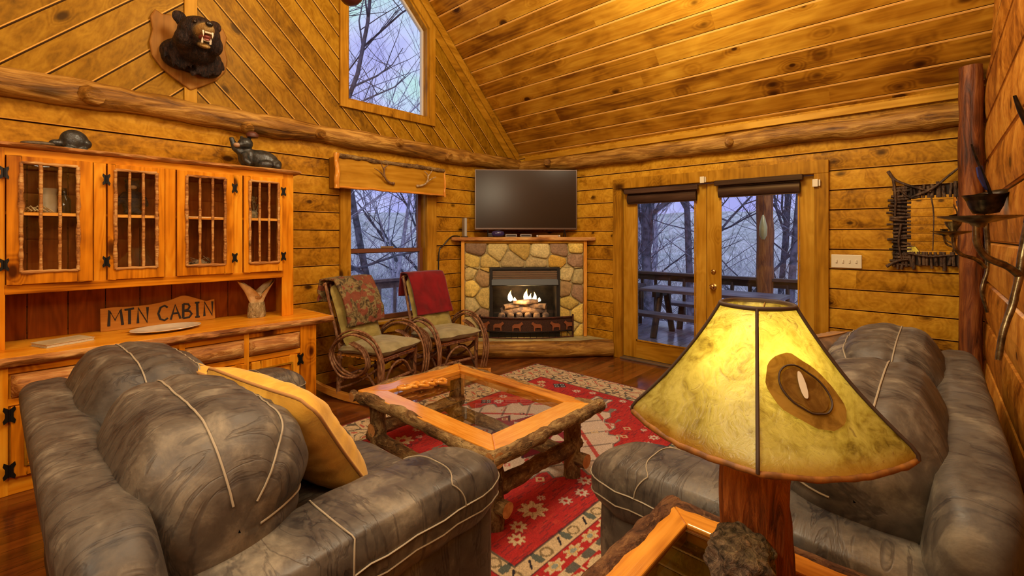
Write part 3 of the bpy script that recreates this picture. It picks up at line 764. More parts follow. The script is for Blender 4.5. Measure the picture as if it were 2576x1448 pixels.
L.ell((.11,.015,.105), (.012,.009,.012), 5).ell((-.015,0,.045), (.04,.03,.025), 8); L.build('body', fig_mat('figurine_beaver'), fl_, 70, remesh=.006)
L = MB().ell((-.10,0,.028), (.085,.035,.016), 10, e=2.4, rot=(0,-.06,0)); L.build('tail', simple('fig_tail', (.12,.085,.045), .4, nz=.4, ns=60), fl_, 60)
# ---------------------------------------------------------------- corner fireplace; local frame: origin in the corner, -y into the room
CR = (XW, YW, 0); CA = -PI/4
fp = thing('fireplace', 'corner fireplace faced with tan fieldstone with a lit gas log insert', 'fireplace', CR, CA)
FY = -.90
# fieldstone: random voronoi-like cells clipped to the facing outline
def clip(poly, a, b, c):            # keep a*x+b*y<=c
    out = []
    for i in range(len(poly)):
        p, q_ = poly[i-1], poly[i]; dp, dq = a*p[0]+b*p[1]-c, a*q_[0]+b*q_[1]-c
        if (dp <= 0) != (dq <= 0):
            t = dp/(dp-dq); out.append((p[0]+(q_[0]-p[0])*t, p[1]+(q_[1]-p[1])*t))
        if dq <= 0: out.append(q_)
    return out
def stones(L, outline_boxes, seeds, y0, mortar=.011, th=.035, cols=None):
    colv = []
    for (x0, x1, z0, z1) in outline_boxes:
        for i, s_ in enumerate(seeds):
            poly = [(x0, z0), (x1, z0), (x1, z1), (x0, z1)]
            for j, t_ in enumerate(seeds):
                if i == j: continue
                mx, mz = (s_[0]+t_[0])/2, (s_[1]+t_[1])/2; dx, dz = t_[0]-s_[0], t_[1]-s_[1]; l = math.hypot(dx, dz)
                poly = clip(poly, dx/l, dz/l, (mx*dx+mz*dz)/l-mortar*.5)
                if len(poly) < 3: break
            if len(poly) < 3: continue
            cx = sum(p[0] for p in poly)/len(poly); cz = sum(p[1] for p in poly)/len(poly)
            # round corners: subdivide each edge and pull corners in
            pts = []
            n = len(poly)
            for k in range(n):
                a, b_ = poly[k], poly[(k+1) % n]
                for u in (.12, .38, .62, .88):
                    px, pz = lerp(a[0], b_[0], u), lerp(a[1], b_[1], u)
                    w = .006*wob((px, pz, i), 14); pts.append((px+w, pz-w*.7))
            d0 = th*(.75+.5*random.random()); o = len(L.v); m = len(pts); col = random.choice(cols); f = .8+.4*random.random()
            rings = [(1.0, 0.0), (.97, d0*.7), (.88, d0), (.45, d0*1.08)]
            vs = [(cx+(p[0]-cx)*k, y0-h_-.006*wob((p[0]*k, p[1]*k, i), 12), cz+(p[1]-cz)*k) for k, h_ in rings for p in pts]+[(cx, y0-d0*1.08, cz)]
            fs = [(r*m+k, r*m+(k+1) % m, (r+1)*m+(k+1) % m, (r+1)*m+k) for r in range(3) for k in range(m)]+[(3*m+k, 3*m+(k+1) % m, 4*m) for k in range(m)]
            L.add(vs, fs)
            for v_ in vs:
                g = f*(1+.25*wob(v_, 20, 3)); colv.append((col[0]*g, col[1]*g, col[2]*g, 1))
    return colv
SC_ = [(.66,.46,.11), (.74,.56,.17), (.62,.50,.19), (.42,.28,.12), (.36,.23,.13), (.74,.45,.07), (.66,.55,.24), (.52,.41,.18), (.78,.58,.14)]
random.seed(23)
seeds = []
BX0, BX1, BZ = -.436, .469, 1.095
for x, z in ((-.62,1.33),(-.36,1.32),(-.05,1.33),(.22,1.30),(.48,1.32),(.70,1.36),(-.64,1.18),(-.47,1.15),(-.15,1.18),(.20,1.16),(.42,1.17),(.68,1.18),(.55,1.02),(.70,.98),(-.70,1.02),(-.53,.97),(-.66,.83),(-.50,.72),(-.70,.60),(-.56,.44),(-.70,.36),(-.50,.26),(-.68,.18),(.54,.80),(.70,.78),(.60,.64),(.52,.48),(.70,.50),(.60,.32),(.72,.24),(.50,.22)):
    seeds.append((x+random.uniform(-.02, .02), z+random.uniform(-.02, .02)))
L = MB(); cv = stones(L, [(-.755, BX0, .20, BZ), (BX1, .775, .20, BZ), (-.755, .775, BZ, 1.425)], seeds, FY, cols=SC_)
o = L.build('stone_facing', attr_mat('fieldstone', rough=.75, bump=.5, ns=45), fp, 55, fix=False)
at_ = o.data.attributes.new('Col', 'FLOAT_COLOR', 'POINT'); at_.data.foreach_set('color', [q_ for c in cv for q_ in c])
mort = simple('mortar', (.40,.34,.16), .9, col2=(.27,.22,.10), ns=30, bump=.3)
L = MB(); L.bx(-.765, BX0, FY-.012, FY+.03, .19, 1.44); L.bx(BX1, .785, FY-.012, FY+.03, .19, 1.44); L.bx(BX0, BX1, FY-.012, FY+.03, BZ, 1.44)
L.build('mortar_bed', mort, fp, 0)
for x0 in (-.80, .777):
    L = MB(); L.bx(x0, x0+.043, FY-.05, FY+.03, .205, 1.44); L.build('side_trim', M['oak_z'], fp, 0, bevel=.003)
L = MB(); L.bx(-.76, .78, FY-.045, FY+.03, 1.405, 1.44); L.build('top_trim', M['trim_x'], fp, 0, bevel=.003)
# firebox insert
blk = simple('firebox_black', (.010,.010,.010), .45)
ins = MB(); frame_rect(ins, BX0, BX1, .205, BZ, (.035, .035, .05, .03), FY-.045, FY+.02); fi = ins.build('insert_frame', blk, fp, 0, bevel=.003)
L = MB(); L.bx(BX0+.03, BX0+.04, FY, FY+.36, .22, 1.07); L.bx(BX1-.04, BX1-.03, FY, FY+.36, .22, 1.07); L.bx(BX0+.03, BX1-.03, FY, FY+.36, .22, .25); L.bx(BX0+.03, BX1-.03, FY, FY+.36, .86, .87)
L.bx(BX0+.03, BX1-.03, FY+.35, FY+.36, .22, 1.07)
L.build('firebox', simple('firebox_inner', (.05,.035,.022), .8, col2=(.018,.014,.011), ns=9), fp, 0)
L = MB()
for k in range(4): L.box((.017, FY-.03, 1.045-.028*k), (.83, .03, .018), (.5, 0, 0))
L.build('louver', simple('louver_bronze', (.42,.33,.24), .3, .8), fp, 0, bevel=.002)
L = MB(); L.box((.017, FY-.05, .905), (.86, .02, .085), (-.45, 0, 0)); L.bx(BX0+.03, BX1-.03, FY-.04, FY-.02, .86, .94); L.build('hood', blk, fp, 0, bevel=.003)
L = MB(); L.bx(BX0+.04, BX1-.04, FY-.012, FY-.008, .26, .87); L.build('glass_front', M['glass'], fp, 0)
lm = simple('ceramic_log', (.30,.20,.12), .9, col2=(.05,.04,.05), ns=12, bump=1.0)
for (a, b_, r) in (((-.30,FY+.14,.50),(.33,FY+.16,.52),.05), ((-.26,FY+.08,.555),(.05,FY+.22,.60),.04), ((.0,FY+.20,.60),(.31,FY+.09,.56),.042), ((-.12,FY+.10,.62),(.20,FY+.12,.63),.034)):
    L = MB(); p = log_path(a, b_, 12, .02, 8); L.tube(p, [r*(1+.3*wob(q_, 9)) for q_ in p], 10, .2, 14); L.build('gas_log', lm, fp, 60)
L = MB()
for k in range(6):
    x = -.28+.115*k; L.puff((x, FY+.06, .45), (.045, .035, .05), 3, 5, fn=lambda q_, v: v*(1+.2*wob(q_, 4)))
L.build('ember_bed', lm, fp, 60)
L = MB(); L.bx(-.33, .36, FY+.03, FY+.25, .385, .41); 
for k in range(6): L.bx(-.285+.115*k, -.275+.115*k, FY+.03, FY+.04, .26, .46)
L.build('grate', M['black_iron'], fp, 0)
b = NB('flame'); x_, y_, z_ = b.xyz(); fz = b.sstep(z_, .66, .80)
fm = b.out(b.n('ShaderNodeEmission', {0: b.ramp(fz, [(0, (1,.80,.42)), (.5, (1,.72,.30)), (1, (1,.36,.05))]), 1: 9.0}).outputs[0])
for (x, z, h_, w) in ((-.165, .635, .15, .036), (.045, .635, .165, .038), (.10, .635, .11, .024), (.155, .63, .13, .03), (.21, .63, .06, .03), (-.10,.635,.06,.025)):
    L = MB(); n = 10
    L.lathe([(w*math.sin(PI*min(1, (i/n)**.6))*(1-i/n)**.35+.0008, h_*i/n) for i in range(n+1)], (x, FY+.13, z), 10, sy=.5)
    L.v = [(a+.012*math.sin((c-z)*40+x*30)*((c-z)/h_), b_, c) for a, b_, c in L.v]
    L.build('flame', fm, fp, 80)
# mantel
mn = thing('mantel_shelf', 'thick live edge mantel shelf spanning the corner above the fireplace stones', 'mantel', CR, CA)
n = 50; fe = [(lerp(-.925, .925, i/(n-1)), -.985+.014*wob((i*.1, 0, 0), 2.2, 3)) for i in range(n)]
L = MB(); poly = fe+[(.925, -.955), (.0, -.035), (-.925, -.955)]
L.prism(poly, 1.44, 1.485, 'xy'); L.build('slab', M['live_edge'], mn, 0, bevel=.012)
# hearth
he = thing('hearth', 'low raised corner hearth with flagstone top and a peeled log along the front', 'hearth', CR, CA)
L = MB(); L.prism([(-1.10,-1.14),(1.10,-1.14),(.03,-.05),(-.03,-.05)], 0, .203, 'xy')
L.build('flagstone_top', simple('flagstone', (.44,.38,.17), .6, col2=(.28,.25,.12), ns=7, bump=.5), he, 0, bevel=.01)
def hl(u, v):
    x = lerp(-1.08, 1.10, u); bow = -.05*(1-(x/1.1)**2)
    a = lerp(-1.25, 1.55, v); r = .108+.01*wob((x, v*2, 0), 3, 3)+.006*wob((x, v*4, 1), 14)
    return (x, -1.13+bow-r*math.cos(a)*.8, .10+r*math.sin(a)*.98)
L = MB().surf(hl, 70, 12); L.add([hl(0, j/11) for j in range(12)], [tuple(range(12))]); L.add([hl(1, j/11) for j in range(12)], [tuple(range(12))]); L.build('front_log', M['log_x'], he, 60)
# fender
fd = thing('fireplace_fender', 'low bowed rusty iron fender with cut-out animals in front of the fire', 'fender', CR, CA)
def fpos(u, z):
    x = lerp(-.56, .63, u); return (x, -.975-.13*(1-((x-.035)/.6)**2), z)
rust = simple('rust_iron', (.10,.028,.012), .6, .4, col2=(.03,.012,.008), ns=20)
L = MB()
for z, h_ in ((.47, .022), (.218, .016)):
    L.tube([fpos(i/30, z) for i in range(31)], h_*.5, 6, flat=1.0)
L.build('rail', rust, fd, 60)
L = MB()
for i in range(0, 31, 2): L.tube([fpos(i/30, .215), fpos(i/30, .30)], .0035, 5)
L.tube([fpos(i/30, .295) for i in range(31)], .006, 6); L.build('lower_bars', M['black_iron'], fd, 60)
L = MB(); L.surf(lambda u, v: (lambda p: (p[0], p[1]+.012, p[2]))(fpos(u, lerp(.285, .47, v))), 31, 3); L.build('mesh_panel', simple('fender_mesh', (.10,.04,.022), .6, .4, col2=(.02,.012,.008), ns=200), fd, 60)
sil = [(-.5,0),(-.42,.0),(-.40,.25),(-.1,.28),(.15,.25),(.18,0),(.27,0),(.28,.4),(.40,.55),(.52,.6),(.46,.75),(.34,.82),(.24,.7),(.0,.62),(-.35,.6),(-.52,.45)]
for u in (.05, .2, .4, .6, .8, .955):
    c = fpos(u, .31); L = MB(); s_ = .13
    pts = [(c[0]+a*s_*(1 if u < .5 else -1), c[2]+b_*s_*1.1) for a, b_ in sil]
    L.add([(px, fpos((px+.56)/1.19, 0)[1]-.004, pz) for px, pz in pts], [tuple(range(len(pts)))])
    L.build('animal_cutout', simple('rust_plate', (.30,.10,.035), .5, .3), fd, 0)
L = MB()
for u in (0, 1): L.tube([fpos(u, .207), fpos(u, .50)], .012, 8)
L.build('end_post', rust, fd, 60)
# television
tv = thing('television', 'large flat black television standing on the mantel in the corner', 'television', CR, CA)
TY = -.80
L = MB(); L.bx(-.63, .715, TY, TY+.03, 1.585, 2.372); L.bx(-.3, .4, TY+.028, TY+.06, 1.65, 2.0); L.build('housing', simple('tv_back', (.02,.018,.018), .35), tv, 0, bevel=.004)
L = MB(); frame_rect(L, -.63, .715, 1.585, 2.372, (.012,.012,.02,.012), TY-.008, TY+.001); L.build('bezel', simple('tv_bezel', (.16,.13,.12), .25, .7), tv, 0, bevel=.002)
L = MB(); L.bx(-.618, .703, TY-.003, TY-.001, 1.605, 2.360); L.build('screen', simple('tv_screen', (.012,.008,.006), .22, spec=.5), tv, 0)
for x in (-.46, .55):
    L = MB(); L.tube([(x, TY-.10, 1.4935), (x, TY+.01, 1.59), (x, TY+.09, 1.4935)], .007, 8); L.build('foot', M['black_plastic'], tv, 60)
def onmantel(x, y, z=1.4855):
    c = math.cos(CA); s_ = math.sin(CA); return (XW+x*c-y*s_, YW+x*s_+y*c, z)
o = thing('router', 'slim upright white wireless router on the left end of the mantel', 'router', onmantel(-.76, -.90), CA+.3)
MB().bx(-.016, .016, -.07, .07, 0, .245).build('case', simple('router_grey', (.36,.36,.34), .4), o, 0, bevel=.006); MB().bx(-.03, .03, -.08, .08, 0, .012).build('stand', M['black_plastic'], o, 0, bevel=.003)
o = thing('speaker', 'rounded dark violet glossy speaker under the left of the television', 'speaker', onmantel(-.33, -.90), CA)
L = MB().ell((0,0,.042), (.085,.06,.042), 10, e=2.6); L.build('body', simple('violet_gloss', (.03,.022,.10), .08), o, 60); MB().bx(-.13, -.05, -.03, .03, 0, .05).build('dock', M['black_plastic'], o, 0, bevel=.008)
gb = simple('grey_box', (.24,.22,.20), .4)
for x, lab in ((-.16, 'small flat grey set-top box nearest the violet speaker'), (.03, 'small flat grey set-top box in the middle of the mantel')):
    o = thing('set_top_box', lab, 'box', onmantel(x, -.91), CA); MB().bx(-.075, .075, -.045, .045, .003, .038).build('case', gb, o, 0, bevel=.004); MB().bx(-.06, .06, -.046, -.044, .012, .028).build('front_panel', M['black_plastic'], o, 0)
o = thing('remote_control', 'long pale remote with silver ends lying on the right of the mantel', 'remote', onmantel(.32, -.92), CA)
MB().bx(-.13, .13, -.022, .022, 0, .026).build('body', simple('remote_tan', (.60,.36,.16), .4), o, 0, bevel=.006); MB().bx(-.155, -.13, -.022, .022, 0, .026).bx(.13, .155, -.022, .022, 0, .026).build('end_cap', simple('silver', (.6,.58,.55), .3, .6), o, 0, bevel=.006)
L = MB(); p = [onmantel(-.82, -.90, 1.495), onmantel(-.90, -.94, 1.50), (3.70, YW-.03, 1.46), (3.62, YW-.022, 1.38), (3.555, YW-.022, 1.30), (3.545, YW-.022, .9), (3.545, YW-.022, .3)]
tag(L.tube(spline(p, 6), .008, 6).build('power_cable', M['black_plastic'], None, 60), 'black cable dropping from the mantel along the window casing', 'cable')
# ---------------------------------------------------------------- rug (painted point by point)
def make_rug():
    X0, X1, Y0, Y1 = 1.15, 4.13, 1.02, 3.43; nx, ny = 470, 390
    X = np.linspace(X0, X1, nx); Y = np.linspace(Y0, Y1, ny); U, V = np.meshgrid(X, Y, indexing='ij')
    red = np.array([.42,.020,.020]); cream = np.array([.60,.45,.26]); dark = np.array([.02,.018,.03]); maroon = np.array([.22,.016,.032]); grey = np.array([.30,.30,.30]); gold = np.array([.58,.36,.12]); pale = np.array([.56,.45,.36])
    col = np.zeros((nx, ny, 3)); col[:] = red
    def put(mask, c, a=1.0): col[mask] = col[mask]*(1-a)+np.array(c)*a
    rs = np.random.RandomState(5)
    cx, cy = (X0+X1)/2, (Y0+Y1)/2
    du, dv = U-cx, V-cy
    # weave strokes along x
    st = rs.rand(80, ny); stU = st[(U*26).astype(int) % 80, np.arange(ny)[None, :]]
    put(stU > .86, dark, .55); put(stU < .12, [.50,.05,.03], .6)
    dx = np.minimum(U-X0, X1-U); dy = np.minimum(V-Y0, Y1-V); d = np.minimum(dx, dy)
    along = np.where(dy <= dx, U, V)
    tri = lambda t: np.abs(((t) % 1.0)*2-1)
    # central medallion
    a, b = np.abs(du), np.abs(dv)
    m1 = a/1.06+b/.80+.16*tri(b*7.0)*1.0-.10*tri(a*6)
    put((m1 < 1.0), pale); put((m1 > .96) & (m1 < 1.0), dark, .7)
    m2 = a/.80+b/.60+.24*tri(b*6.0+.3)
    put(m2 < .78, maroon); put((m2 > .75) & (m2 < .78), dark, .8)
    m3 = a/.55+b/.42+.25*tri(a*8.0)
    put(m3 < .72, pale); m4 = a/.40+b/.30+.1*tri(b*12); put(m4 < .62, maroon); put(m4 < .25, gold)
    # feather flashes on the medallion ground
    fl = tri(du*3.2+np.sign(dv)*dv*2.6); put((m1 < .93) & (m2 > .83) & (fl < .13), red, .9)
    fl2 = tri(du*2.7-b*4.2); put((m1 < .93) & (m2 > .86) & (fl2 < .09), dark, .6)
    def inside(x, y, r, fn, c, al=1.0):
        i0, i1 = np.searchsorted(X, [x-r, x+r]); j0, j1 = np.searchsorted(Y, [y-r, y+r])
        if i1 <= i0 or j1 <= j0: return
        p, q = U[i0:i1, j0:j1]-x, V[i0:i1, j0:j1]-y; mk = fn(p/r, q/r); sub = col[i0:i1, j0:j1]; sub[mk] = sub[mk]*(1-al)+np.array(c)*al
    def rosette(x, y, r):
        inside(x, y, r, lambda p, q: (np.hypot(p, q) < .8+.18*np.cos(8*np.arctan2(q, p))), cream)
        inside(x, y, r, lambda p, q: (np.abs(np.sin(4*np.arctan2(q, p)+.4)) < .18) & (np.hypot(p, q) < .85), [.30,.16,.06], .8)
        inside(x, y, r*.3, lambda p, q: np.hypot(p, q) < .9, red)
    def flower(x, y, r, c=cream):
        inside(x, y, r, lambda p, q: np.hypot(p, q) < .55+.4*np.cos(4*np.arctan2(q, p)+1.5)**2, c)
        inside(x, y, r*.35, lambda p, q: np.hypot(p, q) < .8, red)
    def diamond(x, y, r):
        for ox, oy in ((0,1),(1,0),(0,-1),(-1,0)):
            inside(x+ox*r*.5, y+oy*r*.5, r*.5, lambda p, q: np.abs(p)+np.abs(q) < .95, dark)
            inside(x+ox*r*.5, y+oy*r*.5, r*.34, lambda p, q: np.abs(p)+np.abs(q) < .95, grey)
            inside(x+ox*r*.5, y+oy*r*.5, r*.18, lambda p, q: np.abs(p)+np.abs(q) < .95, dark)
    for sx in (-1, 1):
        for sy in (-1, 1):
            rosette(cx+sx*.74, cy+sy*.62, .085); flower(cx+sx*.90, cy+sy*.66, .05); flower(cx+sx*.98, cy+sy*.72, .05); flower(cx+sx*.55, cy+sy*.70, .045, pale)
            diamond(cx+sx*1.02, cy+sy*.52, .085); flower(cx+sx*.42, cy+sy*.72, .045, pale); flower(cx+sx*.30, cy+sy*.66, .05, pale); diamond(cx+sx*.22, cy+sy*.74, .06)
            flower(cx+sx*1.0, cy+sy*.30, .045, pale); flower(cx+sx*1.06, cy+sy*.16, .04, pale); flower(cx+sx*.62, cy+sy*.58, .03, pale)
    for k in range(40):
        x, y = cx+rs.uniform(-.85, .85), cy+rs.uniform(-.6, .6); inside(x, y, rs.uniform(.02, .045), lambda p, q: (np.abs(p)+np.abs(q) < .9) & (np.abs(p)+np.abs(q) > .45), [dark, red, cream][k % 3], .8)
    # borders from the inside out
    def band(a_, b_, c): 
        mk = (d >= a_) & (d < b_); col[mk] = c; return mk
    mk = band(.28, .37, cream); ph = along*4.6
    z = (d-.28)/.09
    put(mk & (np.abs(((ph % 1.0)-.25)*1.6-(z-.5)*.5) < .055) & (z > .2) & (z < .8), dark); put(mk & (np.abs((ph % 1.0)-.50) < .11-.13*np.abs(z-.5)) & (z > .15), [.10,.12,.10])
    put(mk & (np.abs(np.hypot(((ph % 1.0)-.78)*1.3, (z-.5)*.6)-.18) < .035), [.22,.16,.08]); put((d > .362) & (d < .372), dark, .8); put((d > .276) & (d < .284), dark, .7)
    mk = band(.20, .276, red); ph = along*7.0; i = np.floor(ph); z = (d-.238)/.038
    r = np.hypot((ph % 1.0-.5)*2, z); th = np.arctan2(z, (ph % 1.0-.5)*2); put(mk & (r < .55+.4*np.cos(3*th+i)**2), cream); put(mk & (r < .3), [.25,.28,.24]); put(mk & (np.abs(r-.42) < .06), gold)
    mk = band(.15, .20, cream); ph = along*8.0; z = (d-.175)/.025; put(mk & (np.abs(np.sin(ph*PI)) > .55) & (np.abs(z) < .75-.4*np.sin(ph*2*PI+1)), [.05,.06,.06], .9); put((d > .195) & (d < .201), red); put((d > .149) & (d < .154), dark)
    mk = band(.055, .149, red); ph = along*6.4; z = (d-.102)/.047; put(mk & (np.maximum(np.abs((ph % 1.0)-.5)*2.1, np.abs(z)*.8+np.abs((ph % 1.0)-.5)*.75) < .78), cream); put(mk & (np.abs((ph % 1.0)-.5) > .46), cream)
    band(0, .055, [.24,.016,.02])
    # far short ends: cream ground with dark squiggles
    mk = (dx < .30) & (dy > dx) & (U > cx) & (dx > .02); put(mk, cream)
    sq = np.sin(V*46+3*np.sin(U*30+V*9))+np.sin(U*52-V*17+2*np.sin(V*21)); put(mk & (np.abs(sq) < .28), [.07,.06,.05], .9); put(mk & (sq > 1.5), red, .7)
    mk = (dy < .34) & (V > cy) & (dy > .02) & (dx > .02); put(mk, cream); put(mk & (np.abs(sq) < .28), [.07,.06,.05], .9); put(mk & (sq > 1.45), red, .8)
    for e in (.012,): put((dx < .02) | (dy < .02), [.20,.03,.03])
    put(((dx > .30) & (dx < .315) & (dy > .3) & (U > cx)), dark, .6)
    no = rs.rand(nx, ny)[..., None]; col *= .88+.24*no
    zz = .012+.0015*rs.rand(nx, ny); zz[0], zz[-1], zz[:, 0], zz[:, -1] = 0.002, .002, .002, .002
    co = np.stack([U, V, zz], -1).reshape(-1, 3)
    I = np.arange(nx*ny).reshape(nx, ny); f = np.stack([I[:-1, :-1], I[1:, :-1], I[1:, 1:], I[:-1, 1:]], -1).reshape(-1, 4)
    me = bpy.data.meshes.new('rug'); me.vertices.add(len(co)); me.vertices.foreach_set('co', co.ravel()); me.loops.add(f.size); me.loops.foreach_set('vertex_index', f.ravel())
    me.polygons.add(len(f)); me.polygons.foreach_set('loop_start', np.arange(len(f))*4); me.polygons.foreach_set('loop_total', np.full(len(f), 4)); me.update(calc_edges=True)
    at_ = me.attributes.new('Col', 'FLOAT_COLOR', 'POINT'); at_.data.foreach_set('color', np.concatenate([col.reshape(-1, 3), np.ones((nx*ny, 1))], 1).astype(np.float32).ravel())
    me.materials.append(attr_mat('rug_wool', rough=.95, bump=.25, ns=180)); o = bpy.data.objects.new('rug', me); COL.objects.link(o)
    return tag(o, 'red and cream patterned wool rug under the coffee table', 'rug')
make_rug()

# ---------------------------------------------------------------- sofas (local: x along the length, -y the front)
HP = ((.026,.021,.020), (.100,.083,.064), (.33,.285,.205))
LEA = leather('sofa_hide', *HP, .50); LEAY = leather('sofa_hide_arm', *HP, .42, 'y')
SEAM = simple('seam_thread', (.34,.285,.20), .6)
def wrinkle(q, v, amp, s=6, seed=0.0):
    return noise.noise(Vector((v[0]*s+seed, v[1]*s*1.3, v[2]*s*1.3)))*amp
def seam_on(c, h, e, fn, R, dirs, par, r=.0027):
    pts = [pfpt(p, c, h, e, fn, R) for p in dirs]; ctr = Vector(c)
    pts = [p+(p-ctr).normalized()*.003 for p in pts]
    MB().tube(pts, r, 6).build('seam', SEAM, par, 60)
def sofa(name, label, loc, rz, Ln, Dp, ncush, seed, arms=(1, 1), bdx=0.0):
    t = thing(name, label, 'sofa', loc, rz); hx = Ln/2; hy = Dp/2; aw = .29
    MB().puff((0, .03, .20), (hx-.06, hy-.07, .155), 14, 10).build('base', LEA, t, 70)
    # back frame, slightly raked
    fb = lambda q, v: Vector((v[0]+bdx, v[1]+.05*(q[2]), v[2]+wrinkle(q, v, .014, 5, seed)))
    MB().puff((0, hy-.10, .47), (hx-.03, .095, .39), (12, 4, 7), 22, fb).build('back_frame', LEA, t, 75)
    for sg in (-1, 1):
        ax = sg*(hx-aw/2)
        fa = lambda q, v: v*(1+.012*noise.noise(v*7+Vector((seed, sg, 0))))
        ar = MB().puff((ax, -.03, .29), (aw/2-.02, hy-.06, .245), (7, 9, 12), 16, fa).build('arm', LEAY, t, 70)
        c = (ax, -.05, .555); h = (aw/2+.015, hy-.02, .115); e = (3.2, 6, 2.6)
        def fp_(q, v, sg=sg):
            v = Vector(v); fr = max(0, -q[1]); v.z -= .03*fr**3*(1 if v.z < 0 else .3)+.02*(q[1] > 0)*q[1]
            v *= 1+.03*noise.noise(v*5+Vector((seed*2, sg*3, 0)))
            v.z += .006*math.sin(v.y*38+2*noise.noise(v*4))*max(0, -q[2]*.2+abs(q[0])*.8)**2; return v
        pad = MB().puff(c, h, e, 30, fp_).build('arm_pad', LEAY, t, 75)
        for zz, ee in ((-.30, .0), (.10, .0)):
            N = 70; dirs = []
            for i in range(N+1):
                a = 2*PI*i/N; x, y = math.cos(a), math.sin(a); m = max(abs(x), abs(y)); dirs.append((x/m, y/m, zz))
            seam_on(c, h, e, fp_, None, dirs, pad)
        for yy in (-.55, .18):
            seam_on(c, h, e, fp_, None, [(math.sin(a)/max(abs(math.sin(a)), abs(math.cos(a))), yy, math.cos(a)/max(abs(math.sin(a)), abs(math.cos(a)))) for a in np.linspace(-1.5, 1.5, 40)], pad, .0028)
    iw = (Ln-2*aw)/ncush
    for k in range(ncush):
        cx = -hx+aw+iw*(k+.5)
        c = (cx, -.13, .405); h = (iw/2+.008, hy-.16, .095); e = (6, 6, 2.8)
        fs = lambda q, v, k=k: Vector((v[0], v[1], v[2]+.012*noise.noise(v*6+Vector((seed, k*5, 0)))))
        s_ = MB().puff(c, h, e, 18, fs).build('seat_cushion', LEA, t, 75)
        seam_on(c, h, e, fs, None, [(x, -1, .35) for x in np.linspace(-.98, .98, 30)], s_)
        w = iw/2+.065
        off = (-.05 if k == 0 else .05) if ncush > 1 else 0
        c = (cx+off, hy-.315, .705); h = (w, .245, .300); R = (.22, 0, 0); RM = Euler(R).to_matrix(); e = (4.2, 2.4, 2.7)
        def fc(q, v, k=k):
            v = Vector(v)
            # gathered pleats between the two stitched lines, and a gentle roll at the top
            an = math.atan2(-q[1], q[2])           # 0 at top, + to the front
            g = math.exp(-((an-.95)/.42)**2)+.8*math.exp(-((an+.1)/.35)**2)
            g *= max(0, 1-abs(q[0])**6)
            pl = .6-abs(math.sin(v.x*34+3.0*noise.noise(v*5+Vector((k*3, seed, 0)))+1.5*noise.noise(Vector((v.x*3, an*2, seed)))))**.5
            n_ = Vector((0, q[1], q[2])); n_ = n_.normalized() if n_.length > 1e-5 else n_
            v += n_*(-.014*max(-.2, -pl)*g*min(1, abs(q[1])+abs(q[2])))
            for a0 in (.52, 1.38, -.42): v -= n_*.014*math.exp(-((an-a0)/.13)**2)
            v *= 1+.05*noise.noise(v*3.4+Vector((seed+k*7, 2, 0)))+.018*noise.noise(v*10+Vector((0, k*4, seed)))
            return v
        b_ = MB().puff(c, h, e, 60, fc, R).build('back_cushion', LEA, t, 80)
        for a0 in (.52, 1.38, -.42):
            dirs = []
            for x in np.linspace(-1, 1, 44):
                m = max(abs(math.sin(a0)), abs(math.cos(a0))); dirs.append((x*.999, -math.sin(a0)/m, math.cos(a0)/m))
            y_, z_ = dirs[0][1:]; kk = (.30, .42, .55, .68, .8, .9)
            dirs = [(-1, y_*q_, z_*q_) for q_ in kk]+dirs+[(1, y_*q_, z_*q_) for q_ in kk[::-1]]
            seam_on(c, h, e, fc, RM, dirs, b_, .0031)
        if k < 1e9:
            dirs = [(sg_, -math.sin(a), math.cos(a)) for sg_ in () for a in np.linspace(-1.4, 2.2, 30)]
    for sx in (-1, 1):
        for sy in (-1, 1):
            MB().lathe([(.022, 0), (.03, .06)], (sx*(hx-.12), sy*(hy-.14), 0), 12).build('foot', M['black_plastic'], t, 50)
    return t
sofa('sofa', 'grey-brown leather loveseat with its back to the hutch side at the left front', (.655, 2.185, 0), PI/2+.03, 1.98, 1.20, 2, 3.1)
sofa('sofa', 'grey-brown leather sofa along the right wall behind the lamp', (2.66, .43, 0), PI, 2.32, 1.14, 2, 8.4)
def pillow(name, lab, loc, rot, sx, sy, th, mat, pip=None, seed=0.0):
    t = thing(name, lab, 'pillow', loc); t.rotation_euler = rot if not hasattr(rot, 'to_euler') else rot.to_euler()
    def f(q, v):
        x, y = q[0], q[1]; v = Vector(v); ed = max(abs(x), abs(y))
        pinch = 1+.07*(abs(x)*abs(y))**2; v.x *= pinch; v.y *= pinch
        v.z *= max(.06, (1-abs(x)**3.2)*(1-abs(y)**3.2))**.45
        v.z += .010*noise.noise(v*9+Vector((seed, 0, 0)))*(1-ed**8)+.006*math.sin(20*math.atan2(y, x)+seed)*ed**3*(1-ed**10)
        return v
    MB().puff((0,0,0), (sx, sy, th), (9, 9, 2.2), 26, f).build('cover', mat, t, 80)
    pts = []
    for i in range(80):
        a = 2*PI*i/80; x, y = math.cos(a), math.sin(a); m = max(abs(x), abs(y)); pts.append(f((x/m, y/m, 0), (x/m*sx*.985, y/m*sy*.985, 0))*1.0)
    L = MB(); P = []
    for i in range(80):
        a = 2*PI*i/80; x, y = math.cos(a), math.sin(a); m = max(abs(x), abs(y)); P.append(pfpt((x/m, y/m, 0), (0,0,0), (sx, sy, th), (9, 9, 2.2), f))
    L.tube(P, .006, 7, closed=True); L.build('piping', pip or mat, t, 60)
    return t
ex_ = -Vector((.28,-.958,-.08)).normalized(); ez_ = Vector((.80,.186,.573)).normalized(); ey_ = ez_.cross(ex_).normalized(); ez_ = ex_.cross(ey_)
PR = Matrix((ex_, ey_, ez_)).transposed()
YEL = cloth('yellow_twill', (.80,.48,.070), (.58,.31,.035), 7); PIPE = simple('piping_brown', (.40,.20,.06), .8)
